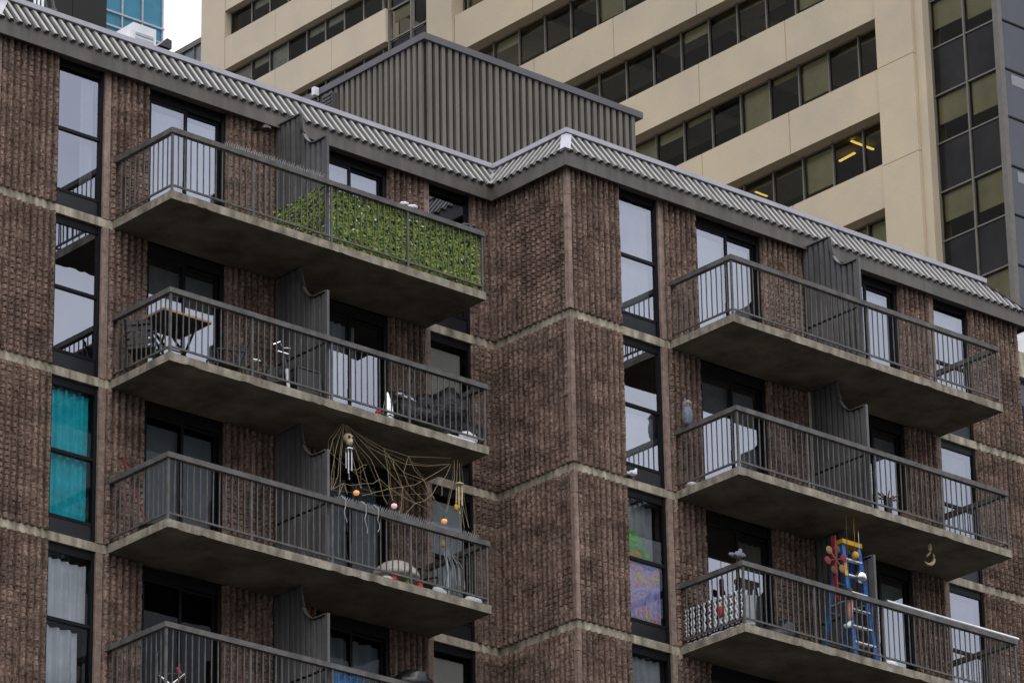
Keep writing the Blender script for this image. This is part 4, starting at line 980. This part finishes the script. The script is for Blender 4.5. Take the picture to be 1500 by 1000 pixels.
mb = MB(); p = T(2.392, .1, .08); q = T(2.398, 1.46, .66); mb.box(p[0], q[0], p[1], q[1], p[2], q[2]); mb.build('backing_sheet', 'black', lp)
heap('red_toy', T(2.34, .95, .38), (.025, .045, .1), 'red', 'red soft toy tied to the white lattice screen', 'toy', .6, 9)
pigeon(T(2.33, 1.42, RH), .5, 'grey pigeon perched on the corner of the rail above the white lattice screen')
wc = thing('white_chair', T(3.25, .45, 0), 'white plastic chair behind the rail right of the lattice screen', 'chair')
q = Vector(T(3.25, .45, 0)); R = Matrix.Rotation(2.6, 3, 'Z'); X = lambda x, y, z: tuple(q+R @ Vector((x, y, z)))
mb = MB(); mb.prism([X(-.22, -.2, .42), X(.22, -.2, .42), X(.22, .22, .42), X(-.22, .22, .42)], (0, 0, .03)); mb.build('seat', 'greyc', wc)
mb = MB(); mb.prism([X(-.22, .22, .45), X(.22, .22, .45), X(.24, .32, .9), X(-.24, .32, .9)], (0, .02, 0)); mb.build('backrest', 'greyc', wc)
for sx in (-1, 1):
    for sy in (-1, 1): mb = MB(); mb.bar(X(.2*sx, .19*sy, .42), X(.24*sx, .25*sy, 0), .035); mb.build('leg', 'greyc', wc)
heap('black_bin_bag', T(3.75, .9, .25), (.3, .25, .28), 'black', 'black bag on the floor right of the white plastic chair', 'bag', .5, 12)
# step ladder
sl = thing('stepladder', T(5.2, 1.1, 0), 'blue fibreglass stepladder with yellow top standing on the lower right balcony', 'ladder')
def F2(s_, t): l = (5.03-.05*(1-t)) if s_ == 0 else (5.40+.08*(1-t)); return T(l, 1.2+.24*(1-t), .02+2.1*t)
def R2(s_, t): l = (5.03-.05*(1-t)) if s_ == 0 else (5.40+.05*(1-t)); return T(l, 1.08-.42*(1-t), .02+2.1*t)
for s_ in (0, 1):
    mb = MB(); mb.bar(F2(s_, 0), F2(s_, 1), .05, .085); mb.build('front_rail', 'bluep', sl)
    mb = MB(); mb.bar(R2(s_, 0), R2(s_, 1), .03, .06); mb.build('rear_rail', 'bluep', sl)
for t in (.13, .27, .42, .57, .72, .86): mb = MB(); mb.bar(F2(0, t), F2(1, t), .085, .025); mb.build('step', 'sheer', sl)
for t in (.2, .45, .7): mb = MB(); mb.bar(R2(0, t), R2(1, t), .02, .02); mb.build('rear_bar', 'steel', sl)
mb = MB(); p = T(4.98, 1.02, 2.1); q = T(5.45, 1.26, 2.18); mb.box(p[0], q[0], p[1], q[1], p[2], q[2]); mb.build('top_cap', 'yellow', sl)
mb = MB(); mb.bar(T(5.0, 1.25, 1.85), T(4.995, 1.29, 1.5), .03, .07); mb.build('warning_label', 'yellow', sl)
for s_ in (0, 1): mb = MB(); mb.bar(F2(s_, .5), R2(s_, .5), .015, .02); mb.build('spreader', 'steel', sl)
mb = MB(); q = T(5.25, 1.38, 1.5); mb.ball(q, .11); mb.tube([(q[0], q[1], q[2]+.1), (q[0], q[1], q[2]+1.1)], .003, 5)
tag(mb.build('mirror_ball', 'chrome', base=q, smooth=True), 'shiny silver ball hanging in front of the stepladder', 'ball')
mb = MB(); q = T(5.2, 1.33, 1.9); mb.ball(q, .06, (1, 1, 1.2)); mb.tube([(q[0], q[1], q[2]+.07), (q[0], q[1], q[2]+.7)], .004, 5)
tag(mb.build('yellow_bulb', 'yellow', base=q, smooth=True), 'yellow bulb shaped ornament hanging near the top of the stepladder', 'ornament')
ws = thing('wind_spinner', T(4.72, 1.3, 0), 'red and yellow garden wind spinner standing left of the blue stepladder', 'wind spinner')
mb = MB(); mb.bar(T(4.72, 1.3, 1.0), T(4.72, 1.3, 2.15), .09, .03); mb.build('post', 'dred', ws)
mb = MB(); mb.tube([T(4.72, 1.3, 0), T(4.72, 1.3, 1.1)], .015, 8); mb.build('stake', 'black', ws)
for i in range(6):
    an_ = i*PI/3+.3; mb = MB(); c = T(4.72+.2*math.cos(an_), 1.33, 1.72+.2*math.sin(an_)); mb.ball(c, .075, (1, .25, 1)); mb.bar(T(4.72, 1.33, 1.72), c, .02); mb.build('blade', ['dred', 'terra', 'ochre'][i % 3], ws)
lg = thing('leg_decoration', T(4.85, 1.46, .6), 'pink and white dangling leg decoration inside the rail left of the stepladder', 'decoration')
mb = MB(); mb.tube([T(4.88, 1.46, .98), T(4.87, 1.46, .75), T(4.86, 1.46, .6)], .05, 10, radii=[.06, .05, .035]); mb.build('calf', 'pink', lg, smooth=True)
mb = MB(); mb.tube([T(4.88, 1.46, .62), T(4.83, 1.46, .53), T(4.74, 1.46, .5), T(4.74, 1.46, .49)], .04, 10, radii=[.038, .048, .04, .02]); mb.build('foot', 'white', lg, smooth=True)
mb = MB(); mb.tube([T(4.88, 1.46, .98), T(4.88, 1.46, 2.58)], .006, 5); mb.tube([T(4.88, 1.46, 1.2), T(4.88, 1.46, .97)], .05, 8); mb.build('sleeve', 'black', lg)
mb = MB(); mb.tube([T(5.7, 1.525, RH+.033), T(8.95, 1.525, RH+.033)], .032, 12); tag(mb.build('aluminium_pole', 'steel', base=T(5.7, 1.525, RH)), 'shiny aluminium pole lying along the lower right balcony rail', 'pole')
heap('white_rag', T(5.75, 1.5, .04), (.12, .04, .045), 'white', 'white rag at the slab edge below the blue stepladder', 'rag', .9, 2)
# crescent moon hanging under the slab
mo = thing('moon_ornament', T(7.2, 1.2, 2.58), 'pale crescent moon ornament hanging under the lower right balcony ceiling', 'moon ornament')
mb = MB(); pts = []; rad = []
for j in range(17):
    an_ = -2.3+j*2.9/16; pts.append(T(7.14+.15*math.cos(an_), 1.2, 2.36+.15*math.sin(an_))); rad.append(.003+.03*math.sin(PI*j/16))
mb.tube(pts, 0, 8, radii=rad); mb.build('crescent', 'bone', mo, smooth=True)
mb = MB(); mb.ball(T(7.2, 1.2, 2.53), .05, (.7, .7, 1.6)); mb.tube([T(7.2, 1.2, 2.44), T(7.1, 1.2, 2.34)], .018, 6); mb.build('figure', 'bone', mo, smooth=True)
mb = MB(); mb.tube([T(7.2, 1.2, 2.61), T(7.2, 1.2, 2.45)], .004, 5); mb.build('string', 'rope', mo)

# ------------------------------------------------------------------ camera, light, sky
cam = bpy.data.cameras.new('camera'); co = bpy.data.objects.new('camera', cam); col.objects.link(co)
cam.sensor_width = 36; cam.lens = 158.294; cam.clip_end = 2000; cam.clip_start = 1
pit, yaw, rol = math.radians(22.56923), math.radians(41.44753), math.radians(-1.06417)
fw = Vector((math.sin(yaw)*math.cos(pit), math.cos(yaw)*math.cos(pit), math.sin(pit))); rt = Vector((math.cos(yaw), -math.sin(yaw), 0)); up = rt.cross(fw)
r2 = rt*math.cos(rol)+up*math.sin(rol); u2 = -rt*math.sin(rol)+up*math.cos(rol)
mw = Matrix((r2, u2, -fw)).transposed().to_4x4(); mw.translation = Vector((-46.7819, -51.4937, -29.4854)); co.matrix_world = mw
sc.camera = co

SE, SAZ = math.radians(52), math.radians(215)           # sun elevation; azimuth of the sun from +Y, clockwise
sd = Vector((math.sin(SAZ)*math.cos(SE), math.cos(SAZ)*math.cos(SE), math.sin(SE)))
sl_ = bpy.data.lights.new('sun', 'SUN'); sl_.energy = .7; sl_.angle = math.radians(25); sl_.color = (1, .95, .88)
so_ = bpy.data.objects.new('sun', sl_); col.objects.link(so_); so_.rotation_euler = (-sd).to_track_quat('-Z', 'Y').to_euler(); so_.location = sd*100
w = bpy.data.worlds.new('World'); sc.world = w; w.use_nodes = True; nt = w.node_tree
sky = nt.nodes.new('ShaderNodeTexSky'); sky.sky_type = 'NISHITA'; sky.sun_disc = False; sky.sun_elevation = SE; sky.sun_rotation = SAZ
tc = nt.nodes.new('ShaderNodeTexCoord'); nz = nt.nodes.new('ShaderNodeTexNoise'); nz.inputs['Scale'].default_value = 7; nz.inputs['Detail'].default_value = 6
nt.links.new(tc.outputs['Generated'], nz.inputs['Vector'])
rp = nt.nodes.new('ShaderNodeValToRGB'); rp.color_ramp.elements[0].position = .3; rp.color_ramp.elements[1].position = .7
rp.color_ramp.elements[0].color = (14, 14.8, 16.8, 1); rp.color_ramp.elements[1].color = (28, 28.2, 28.8, 1)
nt.links.new(nz.outputs['Fac'], rp.inputs['Fac'])
# overcast sky: three times as bright overhead as at the horizon
sx = nt.nodes.new('ShaderNodeSeparateXYZ'); nt.links.new(tc.outputs['Generated'], sx.inputs[0])
mr = nt.nodes.new('ShaderNodeMapRange'); mr.inputs['From Min'].default_value = 0; mr.inputs['From Max'].default_value = 1; mr.inputs['To Min'].default_value = .3; mr.inputs['To Max'].default_value = 1
nt.links.new(sx.outputs['Z'], mr.inputs['Value'])
vm = nt.nodes.new('ShaderNodeVectorMath'); vm.operation = 'SCALE'; nt.links.new(rp.outputs[0], vm.inputs[0]); nt.links.new(mr.outputs[0], vm.inputs['Scale'])
mx = nt.nodes.new('ShaderNodeMixRGB'); mx.inputs[0].default_value = .88
nt.links.new(sky.outputs[0], mx.inputs[1]); nt.links.new(vm.outputs[0], mx.inputs[2])
bg = nt.nodes['Background']; nt.links.new(mx.outputs[0], bg.inputs[0]); bg.inputs[1].default_value = .11
vs = sc.view_settings; vs.view_transform = 'Standard'; vs.look = 'None'; vs.exposure = 0; vs.gamma = 1
sc.cycles.max_bounces = 8; sc.cycles.transparent_max_bounces = 16
